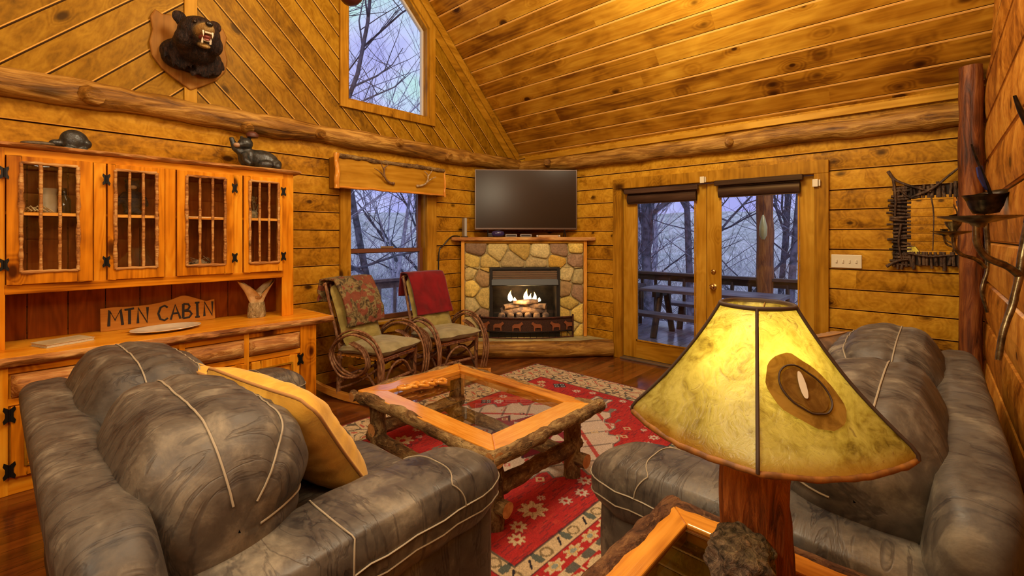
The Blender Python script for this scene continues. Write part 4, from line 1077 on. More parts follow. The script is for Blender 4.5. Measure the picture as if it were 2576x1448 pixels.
pillow('throw_pillow', 'plump mustard yellow pillow with piped edge leaning on the near left sofa cushion', (.735, 1.90, .725), PR, .30, .285, .10, YEL, PIPE, 1)
pillow('throw_pillow', 'mustard yellow pillow mostly hidden behind the front yellow one', (.66, 2.36, .70), PR, .27, .27, .09, YEL, PIPE, 5)
TAN = cloth('tan_hide', (.34,.17,.045), (.15,.075,.025), 6)
pillow('throw_pillow', 'small tan hide pillow at the far end of the right sofa', (3.28, .55, .70), (math.radians(66), 0, math.radians(160)), .25, .23, .10, TAN, PIPE, 9)

# ---------------------------------------------------------------- coffee table
ct = thing('coffee_table', 'rustic log coffee table with a thick oak rim around inset glass', 'table', (2.0, 2.20, 0))
def T():
    L = MB(); L.M = Matrix.Translation((-2.0, -2.20, 0)); return L
TX0, TX1, TY0, TY1 = 1.555, 2.44, 1.55, 2.86; IX0, IX1, IY0, IY1 = 1.69, 2.325, 1.71, 2.70; TZ0, TZ1 = .40, .462
def rim(nm, o0, o1, i0, i1, mat, ax):
    L = T(); L.prism([o0, o1, i1, i0], TZ0, TZ1, 'xy'); return L.build(nm, mat, ct, 0, bevel=.006)
O = [(TX0, TY0), (TX1, TY0), (TX1, TY1), (TX0, TY1)]; I_ = [(IX0, IY0), (IX1, IY0), (IX1, IY1), (IX0, IY1)]
for k in range(4): rim('rim_board', O[k], O[(k+1) % 4], I_[k], I_[(k+1) % 4], M['oak_x' if k % 2 == 0 else 'oak_y'], k)
for a, b_, mat in (((TX0-.03, TY0, .43), (TX1+.05, TY0, .43), 'bark_x'), ((TX0-.04, TY1, .43), (TX1+.03, TY1, .43), 'bark_x'), ((TX0, TY0-.03, .43), (TX0, TY1+.06, .43), 'bark_y'), ((TX1, TY0-.03, .43), (TX1, TY1+.03, .43), 'bark_y')):
    L = T(); p = log_path(a, b_, 36, .018, 3.5); L.tube(p, [.036+.010*wob(q_, 6, 1) for q_ in p], 12, .18, 16, capmi=1); L.build('bark_edge', [M[mat], M['endgrain']], ct, 60)
L = T(); L.bx(IX0-.012, IX1+.012, IY0-.012, IY1+.012, .440, .448); L.build('glass_top', glass('table_glass', ior=1.5, base=.02), ct, 0)
for x, y in ((1.655, 1.66), (2.345, 1.66), (2.345, 2.77), (1.655, 2.77)):
    L = T(); p = log_path((x, y, 0.012), (x, y, .41), 14, .012, 4); L.tube(p, [.052+.006*wob(q_, 6) for q_ in p], 14, .14, 16); L.build('leg', M['bark_z'], ct, 60)
for a, b_, m_ in (((1.60, 1.66, .20), (2.40, 1.66, .20), 'bark_x'), ((1.60, 2.77, .20), (2.40, 2.77, .20), 'bark_x'), ((1.655, 1.56, .13), (1.655, 2.86, .13), 'bark_y'), ((2.345, 1.56, .13), (2.345, 2.86, .13), 'bark_y')):
    L = T(); p = log_path(a, b_, 22, .014, 4); L.tube(p, [.043+.007*wob(q_, 6) for q_ in p], 12, .16, 16, capmi=1); L.build('stretcher', [M[m_], M['endgrain']], ct, 60)
ch = thing('wooden_chain', 'pale carved wooden chain of linked rings lying on the coffee table glass', 'ornament', (1.90, 2.60, .4485), -.35)
for k in range(5):
    L = MB(); c = (-.125+.062*k, .012*(k % 2), .026)
    pts = [(c[0]+.042*math.cos(2*PI*i/20), c[1]+.030*math.sin(2*PI*i/20), c[2]+(.008*math.sin(4*PI*i/20))*(1 if k else 0)) for i in range(20)]
    L.tube(pts, .0135, 8, closed=True); lk = L.build('link', M['oak_x'], ch, 70)

# ---------------------------------------------------------------- bentwood rockers
TWIG = log_mat('twig', (.045,.014,.007), (.20,.085,.035), (.44,.25,.13), 'z', .4, 16, .5)
def rocker(label, loc, rz):
    t = thing('rocking_chair', label, 'rocking chair', loc, rz)
    def tb(nm, pts, r, n=8, sp=5, mat=TWIG):
        L = MB(); p = spline(pts, sp) if sp else [Vector(q_) for q_ in pts]
        L.tube(p, r, n, .10, 20); return L.build(nm, mat, t, 60)
    for s_ in (-1, 1):
        x = s_*.245
        n = 22; L = MB(); up = []; lo = []
        for i in range(n):
            y = lerp(-.46, .60, i/(n-1)); z = .02+.24*((y-.02)/1.0)**2; up.append((y, z+.05)); lo.append((y, z-.015))
        L.prism(up+lo[::-1], x-.02, x+.02, 'yz'); L.build('rocker', M['oak_y'], t, 0, bevel=.004)
        tb('leg', [(x, -.24, .05), (x, -.245, .25), (x*1.03, -.25, .43)], .021)
        tb('leg', [(x, .24, .06), (x, .23, .25), (x, .22, .43)], .021)
        tb('back_post', [(x*.98, .20, .38), (x*.96, .30, .68), (x*.92, .43, 1.06)], .015)
        # hooped arms: three parallel switches bending over and looping back under
        for j, (dx, dz) in enumerate(((0, 0), (.022, .03), (.044, -.005))):
            xx = s_*(.285+dx)
            tb('arm_hoop', [(xx, -.28-.015*j, .10), (xx, -.33-.01*j, .36), (xx, -.24, .57+dz), (xx, -.02, .64+dz), (xx, .18, .56+dz), (xx, .26, .42), (xx, .14, .30-.02*j), (xx, -.05, .27), (xx, -.17, .37), (xx, -.12, .50), (xx, .02, .555)], .0105, 7)
        tb('brace', [(x, -.24, .12), (x, -.05, .30), (x, .22, .16)], .011)
        tb('brace', [(x, -.26, .36), (x, 0, .20), (x, .25, .10)], .011)
    for y, z in ((-.245, .40), (.22, .40), (-.24, .20), (.23, .20)):
        tb('stretcher', [(-.27, y, z), (0, y-.01, z+.005), (.27, y, z)], .015)
    tb('stretcher', [(-.23, -.25, .10), (-.12, -.255, .30), (0, -.26, .36), (.12, -.255, .30), (.23, -.25, .10)], .011)
    L = MB()
    for k in range(9):
        y = -.24+.058*k; L.bx(-.265, .265, y-.018, y+.018, .412, .424)
    L.build('seat_slats', M['oak_x'], t, 0, bevel=.003)
    L = MB()
    for k in range(7):
        xx = -.18+.06*k; L.tube([(xx, .212, .42), (xx*.97, .31, .70), (xx*.93, .425, 1.04)], .0105, 7, .1, 20)
    L.build('back_slats', TWIG, t, 60)
    tb('back_rail', [(-.24, .43, 1.04), (-.12, .445, 1.075), (.12, .445, 1.075), (.24, .43, 1.04)], .014)
    tb('back_rail', [(-.245, .23, .50), (0, .245, .50), (.245, .23, .50)], .012)
    return t
OLV = cloth('olive_cloth', (.40,.33,.10), (.25,.20,.055), 8); OLV2 = cloth('sage_cloth', (.36,.32,.17), (.25,.22,.11), 8)
CH = [((2.30, 3.86, 0), .30, 'bentwood rocking chair nearest the hutch with a flowery throw over its back', 'left'), ((3.10, 3.87, 0), -.02, 'bentwood rocking chair by the fireplace with a red blanket over its back', 'right')]
for loc, rz, lab, w in CH:
    rocker(lab, loc, rz); R0 = Matrix.Translation(loc) @ Matrix.Rotation(rz, 4, 'Z')
    def cush(name, lb, c, h, e, tilt, mat, fn=None):
        t = thing(name, lb, 'cushion', R0 @ Vector(c), rz)
        f = fn or (lambda q, v: Vector((v[0]*(1+.06*abs(q[1])**3), v[1]*(1+.08*abs(q[0])**3), v[2]*max(.15, (1-abs(q[0])**4)*(1-abs(q[1])**4))**.4+.01*noise.noise(Vector(v)*9))))
        MB().puff((0,0,0), h, e, 20, f, (tilt, 0, 0)).build('cover', mat, t, 80); 
        P = [pfpt((x_, y_, 0), (0,0,0), h, e, f, Euler((tilt,0,0)).to_matrix()) for x_, y_ in [((math.cos(a_)/max(abs(math.cos(a_)), abs(math.sin(a_)))), math.sin(a_)/max(abs(math.cos(a_)), abs(math.sin(a_)))) for a_ in [2*PI*i/60 for i in range(60)]]]
        MB().tube(P, .005, 6, closed=True).build('piping', mat, t, 60)
        return t
    cush('seat_cushion', 'sage green seat cushion on the %s rocking chair' % w, (0, -.04, .478), (.265, .285, .058), (8, 8, 2.2), -.05, OLV2)
    cush('back_cushion', 'olive green back cushion on the %s rocking chair' % w, (0, .255, .75), (.235, .30, .055), (8, 8, 2.2), math.radians(69), OLV)
# throws
def drape(loc, rz, w, front, back, th, mat, label, name, cat, rough, seed, bulge=0.0):
    t = thing(name, label, cat, loc, rz)
    nu, nv = 36, 46
    def top(u, v):
        x = (u-.5)*w*(1+.03*wob((v*3, u, 0), 2, seed))
        s_ = lerp(-front, back, v); k = 1.085
        if s_ < 0: y, z = .385+.36*s_*1.0-.075, k+.93*s_
        else: y, z = .475+.10*s_, k-.98*s_
        if abs(s_) < .06: 
            a = s_/.06; y = lerp(.31, .475, (a+1)/2); z = k+.012*(1-a*a)
        f = rough*(noise.noise(Vector((x*7+seed, s_*4, seed)))+.6*noise.noise(Vector((x*16, s_*9+seed, 1))))
        sg_ = -1 if s_ < 0 else 1
        return (x+.3*f, y+sg_*(abs(f)*.9+.004+(bulge*math.sin(PI*min(1, -s_/front)) if s_ < 0 else 0)), z+.3*f)
    L = MB().surf(top, nu, nv); o = L.build('fabric', mat, t, 80)
    md = o.modifiers.new('t', 'SOLIDIFY'); md.thickness = th; md.offset = 1 if False else 0
    return t
RED = cloth('red_fleece', (.22,.006,.010), (.11,.004,.006), 5)
drape(CH[1][0], CH[1][1], .47, .46, .26, .016, RED, 'dark red fleece blanket folded over the back of the right rocking chair', 'blanket', 'blanket', .012, 3)
b = NB('flowery_throw'); vo = b.n('ShaderNodeTexVoronoi', {'Vector': b.coord(), 'Scale': 16.0}); n1 = b.noise(None, 14, 4, .6, 1.5)
c_ = b.ramp(n1, [(.34, (.03,.014,.008)), (.45, (.12,.085,.03)), (.55, (.26,.20,.08)), (.66, (.15,.045,.02))]); c_ = b.mix(b.ma('LESS_THAN', b.n('ShaderNodeSeparateColor', {0: vo.outputs['Color']}).outputs[0], .28), c_, (.20,.055,.025))
FLW = b.out(b.bsdf(c_, .9, b.bump(n1, .6, .03)))
drape(CH[0][0], CH[0][1], .47, .45, .22, .02, FLW, 'crumpled brown and rust flowery throw over the back of the left rocking chair', 'throw', 'throw', .05, 7, .05)
# ---------------------------------------------------------------- window valance with antlers
va = thing('window_valance', 'boxed pine valance with antlers over the lower window', 'valance', (2.84, YW-.015, 1.985))
L = MB(); L.bx(-.685, .685, -.165, -.145, .0, .315); L.build('face_board', M['trim_x'], va, 0, bevel=.003)
L = MB(); L.bx(-.69, -.665, -.16, 0, 0, .31); L.bx(.665, .69, -.16, 0, 0, .31); L.bx(-.685, .685, -.16, 0, .295, .315); L.build('box_sides', M['trim_z'], va, 0, bevel=.003)
L = MB(); p = log_path((-.69, -.168, .318), (.66, -.168, .305), 40, .016, 6, 3); L.tube(p, [.022+.009*wob(q, 12) for q in p], 9, .2, 20); L.build('bark_strip', M['bark_x'], va, 60)
L = MB(); p = log_path((-.69, -.17, -.01), (-.69, -.17, .34), 16, .008, 9); L.tube(p, [.026+.005*wob(q, 14) for q in p], 9, .12, 20); L.build('branch_post', M['oak_z'], va, 60)
L = MB(); p = log_path((.675, -.17, -.01), (.675, -.17, .30), 16, .012, 12, 4); L.tube(p, [.014+.004*wob(q, 14) for q in p], 9, .12, 20); L.build('branch_post', M['oak_z'], va, 60)
L = MB(); p = log_path((-.68, -.166, .005), (.67, -.166, .01), 40, .008, 8, 7); L.tube(p, [.012+.004*wob(q, 12) for q in p], 8, .15, 20); L.build('bottom_strip', M['oak_x'], va, 60)
ANT = simple('antler_bone', (.52,.40,.22), .45, col2=(.26,.15,.06), ns=30); ANTD = simple('antler_brown', (.26,.14,.05), .5, col2=(.13,.06,.02), ns=30)
def antler(x, z, sx, sz, mat, s=1.0):
    L = MB(); y = -.18
    L.tube(spline([(x, y, z), (x+sx*.07*s, y-.01, z+sz*.01), (x+sx*.13*s, y-.03, z+sz*.06*s), (x+sx*.14*s, y-.035, z+sz*.15*s), (x+sx*.09*s, y-.03, z+sz*.20*s)], 5), [.016*s*(1-.6*i/20) for i in range(21)], 8)
    L.tube(spline([(x+sx*.12*s, y-.028, z+sz*.05*s), (x+sx*.20*s, y-.04, z+sz*.11*s), (x+sx*.27*s, y-.045, z+sz*.14*s)], 5), [.011*s*(1-.07*i) for i in range(11)], 7)
    L.tube(spline([(x+sx*.14*s, y-.033, z+sz*.13*s), (x+sx*.18*s, y-.045, z+sz*.19*s), (x+sx*.20*s, y-.05, z+sz*.23*s)], 4), [.009*s*(1-.08*i) for i in range(9)], 7)
    L.ell((x, y, z), (.02*s, .02*s, .02*s), 6); return L.build('antler', mat, va, 60)
antler(.27, .09, 1, 1, ANT, .85); antler(-.05, .09, -1, 1, ANTD, .95)

# ---------------------------------------------------------------- mounted bear head
BX, BZ_ = .965, 3.0
be = thing('bear_head_mount', 'black bear head trophy with an open mouth on a shield shaped wooden plaque', 'trophy', (BX, YW-.014, BZ_))
sh = [(0,.25),(.06,.275),(.13,.28),(.19,.265),(.235,.29),(.265,.22),(.25,.12),(.27,.02),(.255,-.08),(.19,-.17),(.10,-.235),(0,-.30)]
poly = sh+[(-a, z) for a, z in sh[::-1][1:-1]]
MB().prism(poly, -.035, 0, 'xz').build('plaque', wood('plaque_wood', (.08,.025,.006), (.26,.105,.018), (.40,.19,.04), axis='z', knots=.1), be, 0, bevel=.01)
b = NB('bear_fur'); x_, y_, z_ = b.xyz()
dm = b.n('ShaderNodeVectorMath', {0: b.coord(), 1: (.0, -.55, .03)}, operation='DISTANCE').outputs['Value']
mz = b.sstep(dm, .105, .165, 1.0, 0.0)
fv = b.noise(b.vec(b.ma('MULTIPLY', x_, 1.0), b.ma('MULTIPLY', y_, .6), b.ma('MULTIPLY', z_, .30)), 60, 4, .65, 1.2)
fb_ = b.noise(None, 9, 3)
c_ = b.mix(b.sstep(fv, .4, .75), (.007,.004,.004), (.055,.024,.014)); c_ = b.mix(b.sstep(fb_, .5, .8), c_, (.06,.027,.013))
c_ = b.mix(b.ma('MULTIPLY', mz, .92), c_, b.mix(fv, (.42,.24,.06), (.60,.40,.14)))
FUR = b.out(b.bsdf(c_, .65, b.bump(fv, 1.0, .02), **{'Specular IOR Level': .3}))
L = MB(); dy = 0
L.ell((0,-.07,-.03), (.215,.10,.135), 16).ell((-.10,-.09,-.075), (.11,.09,.085), 12).ell((.10,-.09,-.095), (.11,.09,.09), 12)
L.ell((0,-.17,.02), (.15,.17,.145), 14, rot=(.3,0,0)).ell((0,-.29,.085), (.142,.15,.130), 16).ell((0,-.36,.12), (.085,.08,.07), 12)
L.ell((-.088,-.29,.02), (.075,.09,.085), 10).ell((.088,-.29,.02), (.075,.09,.085), 10)
L.ell((0,-.45,.060), (.058,.11,.047), 14, e=2.3).ell((0,-.52,.058), (.045,.05,.040), 10)
L.ell((0,-.405,-.035), (.046,.10,.022), 12, rot=(.40,0,0))
for s in (-1, 1):
    L.ell((s*.118,-.24,.195), (.050,.022,.052), 10, rot=(0, s*.45, 0)); L.ell((s*.10,-.23,.165), (.04,.03,.04), 8)
random.seed(4)
for k in range(130):
    a = random.uniform(0, 2*PI); r = random.uniform(.55, 1.0); cx, cz = .205*r*math.cos(a), -.035+.125*r*math.sin(a)
    L.tube([(cx, -.10-.05*(1-r), cz), (cx*1.04, -.16-.05*(1-r), cz-.035), (cx*1.06, -.155-.05*(1-r), cz-.075)], [.012,.012,.003], 5)
L.build('head_and_shoulders', FUR, be, 80, remesh=.0095)
MB().ell((0,-.575,.075), (.026,.018,.020), 10).build('nose', simple('nose_black', (.008,.007,.007), .3), be, 70)
L = MB().ell((0,-.455,.008), (.038,.085,.022), 10, rot=(.2,0,0)); L.build('mouth', simple('mouth_red', (.22,.05,.035), .4), be, 70)
L = MB().ell((0,-.475,-.010), (.024,.065,.010), 10, rot=(.35,0,0)); L.build('tongue', simple('tongue_pink', (.46,.16,.12), .35), be, 70)
ivory = simple('ivory', (.72,.62,.44), .35)
for s in (-1, 1):
    L = MB(); L.tube([(s*.030,-.535,.030), (s*.030,-.54,.008), (s*.029,-.538,-.012)], [.008,.006,.001], 7); L.tube([(s*.026,-.49,-.045), (s*.027,-.505,-.022), (s*.027,-.505,-.004)], [.008,.006,.001], 7)
    L.build('fang', ivory, be, 60)
L = MB()
for k in range(6): L.ell((-.018+.0072*k,-.548,.018), (.004,.004,.008), 4); L.ell((-.016+.0064*k,-.508,-.030), (.004,.004,.007), 4)
L.build('front_teeth', ivory, be, 60)
for s in (-1, 1):
    MB().ell((s*.058,-.425,.122), (.013,.012,.012), 8).build('eye', simple('glass_eye', (.02,.010,.005), .05), be, 70)

# ---------------------------------------------------------------- end table and lamp
TZ = .70
et = thing('end_table', 'log end table with oak rim and dark bark edge in the near right foreground', 'end table', (.98, .235, 0))
def E():
    L = MB(); L.M = Matrix.Translation((-.98, -.235, 0)); return L
ex0, ex1, ey0, ey1, w = .62, 1.335, -.11, .58, .072
Oo = [(ex0, ey0), (ex1, ey0), (ex1, ey1), (ex0, ey1)]; Ii = [(ex0+w, ey0+w), (ex1-w, ey0+w), (ex1-w, ey1-w), (ex0+w, ey1-w)]
for k in range(4):
    L = E(); L.prism([Oo[k], Oo[(k+1) % 4], Ii[(k+1) % 4], Ii[k]], TZ-.05, TZ, 'xy'); L.build('rim_board', M['oak_x' if k % 2 == 0 else 'oak_y'], et, 0, bevel=.004)
BD = bark('dark_bark', ((.02,.008,.003),(.085,.032,.012),(.19,.09,.035)), 10, 'x'); BDy = bark('dark_bark_side', ((.02,.008,.003),(.085,.032,.012),(.19,.09,.035)), 10, 'y')
for a, b2, m_ in (((ex0-.02, ey1+.008, TZ-.028), (ex1+.03, ey1+.008, TZ-.028), BD), ((ex0-.02, ey0, TZ-.03), (ex1+.02, ey0, TZ-.03), BD), ((ex1+.006, ey0, TZ-.03), (ex1+.006, ey1+.01, TZ-.03), BDy), ((ex0, ey0, TZ-.03), (ex0, ey1+.01, TZ-.03), BDy)):
    L = E(); p = log_path(a, b2, 26, .006, 6); L.tube(p, [.036+.006*wob(q, 9) for q in p], 11, .15, 18); L.build('bark_edge', m_, et, 60)
L = E(); L.bx(ex0+w-.012, ex1-w+.012, ey0+w-.012, ey1-w+.012, TZ-.018, TZ-.010); L.build('glass_top', glass('end_glass', tint=(.55,.45,.35), ior=1.5), et, 0)
for x, y in ((.70, -.03), (1.255, -.03), (1.255, .50), (.70, .50)):
    L = E(); p = log_path((x, y, 0), (x, y, TZ-.05), 14, .008, 5); L.tube(p, [.042+.005*wob(q, 7) for q in p], 12, .12, 16); L.build('leg', M['bark_z'], et, 60)
L = E(); L.bx(.66, 1.30, -.07, .54, .16, .185); L.build('lower_shelf', simple('shelf_dark', (.05,.018,.006), .5), et, 0, bevel=.004)
LX, LY = 1.118, .292; LZ = TZ-.0095
la = thing('table_lamp', 'tree trunk table lamp with a wide rawhide shade lit from inside', 'lamp', (LX, LY, LZ))
TR = log_mat('trunk_wood', (.045,.009,.002), (.22,.055,.010), (.44,.14,.03), 'z', .16, 20, 1.0)
def trunk(u, v):
    a = 2*PI*u; z = v*.415; r = .066+.012*max(0, 1-v*3)**2+.004*math.sin(a*3+z*9)+.006*wob((math.cos(a), math.sin(a), z*3), 2.2, 4)
    r += .004*abs(math.sin(a*9+3*wob((math.cos(a), z*4, 0), 2)))**3
    return (r*math.cos(a), r*math.sin(a), z)
L = MB().surf(trunk, 64, 40, cu=True); L.add([trunk(k/24, 1) for k in range(24)], [tuple(range(24))]); L.add([trunk(k/24, 0) for k in range(24)], [tuple(range(24))]); L.build('trunk', TR, la, 75)
kd = Vector((-.035, .075, 0)).normalized()     # burl on the left-front of the trunk
ca = math.radians(176); kd = Vector((math.cos(ca), math.sin(ca), 0))
b = NB('burl_face'); n1 = b.noise(None, 38, 5, .65, 1.8)
BUR = b.out(b.bsdf(b.ramp(n1, [(.34, (.02,.013,.010)), (.5, (.16,.11,.075)), (.62, (.30,.21,.14)), (.75, (.46,.22,.12))]), .7, b.bump(n1, 1.0, .03)))
def bf(q, v): return Vector(v)*(1+.22*noise.noise(Vector(v)*34)+.10*noise.noise(Vector(v)*90))
kc = kd*.075+Vector((0,0,.125))
MB().puff(tuple(kc+kd*.022+Vector((0,0,.012))), (.062,.062,.055), 2.3, 22, bf).build('burl', BUR, la, 80)
MB().puff(tuple(kc-Vector((0,0,.05))), (.058,.058,.085), 2.2, 16, bf).build('root_flare', TR, la, 80)
ZT, ZB, RT, RB = 1.347-LZ, 1.094-LZ, .073, .272; PH0 = math.radians(195); NP = 5
def shade_r(phi, v):
    lo = ((phi-PH0)/(2*PI/NP)) % 1.0; lo = (lo-.5)*2*PI/NP
    k = math.cos(PI/NP)/math.cos(lo)
    r = RT+(RB-RT)*(.70*v+.30*v**2.3)
    r *= lerp(1.0, k/.93, .30+.25*v)
    if v > .93: r -= .03*((v-.93)/.07)**2*.6
    return r
def shade(phi, v, off=0.0):
    lo = ((phi-PH0)/(2*PI/NP)) % 1.0
    r = shade_r(phi, v)+off
    z = lerp(ZT, ZB, v)+.010*v*v*math.sin(lo*PI)*-1.0+.004*v*wob((math.cos(phi)*3, math.sin(phi)*3, v), 3)
    if v > .93: z -= .006*math.sin((v-.93)/.07*PI)
    return (r*math.cos(phi), r*math.sin(phi), z+off*.6)
b = NB('rawhide'); tcv = b.coord(); n1 = b.noise(None, 7, 5, .62, 1.0); n2 = b.noise(None, 34, 4, .6, 1.5); n3 = b.n('ShaderNodeTexVoronoi', {'Vector': tcv, 'Scale': 46.0}).outputs[0]
c_ = b.ramp(b.ma('ADD', b.ma('MULTIPLY', n1, .7), b.ma('MULTIPLY', n2, .35)), [(.36, (.14,.095,.010)), (.46, (.36,.29,.05)), (.58, (.55,.48,.12)), (.76, (.66,.58,.20))])
c_ = b.mix(b.ma('MULTIPLY', b.sstep(n2, .62, .74), .7), c_, (.16,.09,.02))
zz = b.xyz()[2]; c_ = b.mix(b.sstep(zz, ZB-.004, ZB+.03, .75, 0.0), c_, (.32,.12,.012))
nb_ = b.bump(b.ma('ADD', n1, b.ma('MULTIPLY', n2, .4)), .5, .02)
df = b.n('ShaderNodeBsdfDiffuse', {0: c_, 'Normal': nb_}).outputs[0]; tl = b.n('ShaderNodeBsdfTranslucent', {0: c_, 'Normal': nb_}).outputs[0]; gl_ = b.n('ShaderNodeBsdfGlossy', {0: (1,1,1,1), 1: .35, 'Normal': nb_}).outputs[0]
m1 = b.n('ShaderNodeMixShader', {0: .55, 1: df, 2: tl}).outputs[0]; HIDE = b.out(b.n('ShaderNodeMixShader', {0: .04, 1: m1, 2: gl_}).outputs[0])
MB().surf(lambda u, v: shade(2*PI*u, v), 160, 44, cu=True).build('shade', HIDE, la, 80, fix=True)
LACE = simple('lacing', (.035,.014,.004), .7)
for k in range(NP):
    ph = PH0+2*PI*k/NP; L = MB(); L.tube([shade(ph, v, .003) for v in np.linspace(.0, .985, 26)], [.0035+.0012*wob((v*9, k, 0), 3) for v in range(26)], 7); L.build('seam_lacing', LACE, la, 60)
L = MB(); L.tube([shade(2*PI*i/48, .0, .002) for i in range(48)], .005, 7, closed=True); L.build('top_lacing', LACE, la, 60)
L = MB(); L.tube([shade(2*PI*i/90, .985, .001) for i in range(90)], .006, 8, .2, 30, closed=True); L.build('rim_roll', simple('rim_hide', (.26,.10,.012), .6, col2=(.12,.045,.008), ns=30), la, 60)
def patch(nm, du, dv, mat, off, irr, cphi, cv, rotp=.5, n=36):
    L = MB(); vs = []
    for j in range(5):
        for i in range(n):
            a = 2*PI*i/n; k = (j/4)*(1+irr*wob((math.cos(a), math.sin(a), 1), 2.2, 3)); p, q = k*du*math.cos(a), k*dv*math.sin(a)
            pp, qq = p*math.cos(rotp)-q*math.sin(rotp), p*math.sin(rotp)+q*math.cos(rotp)
            vs.append(shade(cphi+pp/.19, cv+qq/.30, off))
    L.add(vs, [(j*n+i, j*n+(i+1) % n, (j+1)*n+(i+1) % n, (j+1)*n+i) for j in range(4) for i in range(n)]); return L.build(nm, mat, la, 70)
def hide2(nm, c1, c2, tr):
    b = NB(nm); n1 = b.noise(None, 22, 5, .6, 1.0); c_ = b.mix(b.sstep(n1, .35, .65), c1, c2)
    return b.out(b.n('ShaderNodeMixShader', {0: tr, 1: b.n('ShaderNodeBsdfDiffuse', {0: c_}).outputs[0], 2: b.n('ShaderNodeBsdfTranslucent', {0: c_}).outputs[0]}).outputs[0])
CP, CV = PH0+math.radians(29), .535
patch('hide_patch', .085, .060, hide2('patch_hide', (.20,.105,.018), (.36,.21,.04), .35), .005, .07, CP, CV, .5)
patch('hide_patch', .050, .034, hide2('patch_inner', (.14,.065,.012), (.27,.15,.03), .30), .007, .10, CP, CV, .5)
L = MB(); pts = []
for i in range(40):
    a = 2*PI*i/40; p, q = .055*math.cos(a), .038*math.sin(a); pp, qq = p*math.cos(.5)-q*math.sin(.5), p*math.sin(.5)+q*math.cos(.5); pts.append(shade(CP+pp/.19, CV+qq/.30, .008))
L.tube(pts, .0018, 6, closed=True); L.build('patch_stitching', LACE, la, 60)
patch('concho', .0085, .024, simple('bone_oval', (.62,.58,.46), .4), .011, .05, CP-.02, CV-.02, .1)
for s in (-1, 1):
    ba = math.radians(194+s*34)
    MB().ell((.062*math.cos(ba), .062*math.sin(ba), .535), (.022,.022,.032), 10).build('bulb', emit('bulb_glow', (1,.74,.34), 14), la, 80)
MB().tube([(0,0,.40),(0,0,.60)], .008, 8).box((-.025,-.007,.49), (.07,.10,.012), (0,0,.25)).lathe([(.006, .60), (.014, .612), (.003, .63)], n=10).build('stem', M['brass'], la, 50)
L = MB()
for k in range(3):
    a = 2*PI*k/3; L.tube([(0,0,.60), (RT*math.cos(a)*.98, RT*math.sin(a)*.98, ZT)], .002, 5)
L.build('spider', M['brass'], la, 50)

# ---------------------------------------------------------------- twig mirror
mi = thing('twig_mirror', 'mirror framed with dark stacked twigs on the right wall beyond the sofa', 'mirror', (XW-.018, .045, 1.22))
DT = log_mat('dark_twig', (.012,.006,.003), (.07,.036,.018), (.17,.10,.05), 'z', .5, 22, .6)
gy0, gy1, gz0, gz1 = -.185, .108, .150, .592
b = NB('mirror_silver'); MIR = b.out(b.n('ShaderNodeBsdfGlossy', {0: (.86,.84,.78,1), 1: .015}).outputs[0])
MB().bx(-.020, -.012, gy0-.02, gy1+.02, gz0-.02, gz1+.02).build('mirror_glass', MIR, mi, 0)
MB().bx(-.012, -.0, gy0-.11, gy1+.11, gz0-.11, gz1+.10).build('backing', simple('backing_dark', (.025,.013,.007), .8), mi, 0)
random.seed(9)
def twigs(side):
    L = MB()
    if side in 'lr':
        n = 22; ya, yb = (gy1, gy1+.125) if side == 'l' else (gy0-.125, gy0)
        for k in range(n):
            z = lerp(gz0-.11, gz1+.09, k/(n-1)); e = random.uniform(-.02, .03)*(1 if side == 'l' else -1)
            a = (-.028, ya-(.004 if side == 'l' else .0)+(e if side == 'r' else 0), z+random.uniform(-.012, .012)); b2 = (-.028-random.uniform(0, .012), yb+(e if side == 'l' else 0), z+random.uniform(-.012, .012))
            L.tube(log_path(a, b2, 6, .004, 20, k), random.uniform(.009, .014), 7, .12, 30)
    else:
        n = 20; za, zb = (gz1, gz1+.085) if side == 't' else (gz0-.11, gz0)
        for k in range(n):
            y = lerp(gy0-.10, gy1+.10, k/(n-1)); e = random.uniform(-.01, .045)
            a = (-.028, y+random.uniform(-.008, .008), za-(e if side == 'b' else .0)); b2 = (-.03, y+random.uniform(-.012, .012), zb+(e if side == 't' else 0))
            L.tube(log_path(a, b2, 6, .004, 20, k), random.uniform(.009, .014), 7, .12, 30)
    return L.build('twig_row', DT, mi, 60)
for s in 'lrtb': twigs(s)
for pts, r in (([(-.045,.25,.83), (-.045,.205,.755), (-.05,.10,.69), (-.048,-.02,.64)], .013), ([(-.05,.10,.60), (-.05,-.03,.665), (-.05,-.12,.755), (-.048,-.20,.835)], .012), ([(-.045,.215,.76), (-.045,.20,.60), (-.045,.205,.45)], .012), ([(-.045,.26,.02), (-.045,.19,.07), (-.045,.12,.085)], .014), ([(-.05,.165,.38), (-.05,.18,.22), (-.05,.16,.08)], .010), ([(-.05,.17,.66), (-.05,.11,.60), (-.05,.05,.60)], .009), ([(-.05,-.02,.60), (-.05,-.035,.45), (-.05,-.03,.16)], .006), ([(-.05,.13,.14), (-.05,.0,.115), (-.05,-.15,.13)], .008)):
    p = spline(pts, 5); L = MB(); L.tube(p, [r*(1-.45*i/len(p)) for i in range(len(p))], 8, .15, 20); L.build('branch', DT, mi, 60)

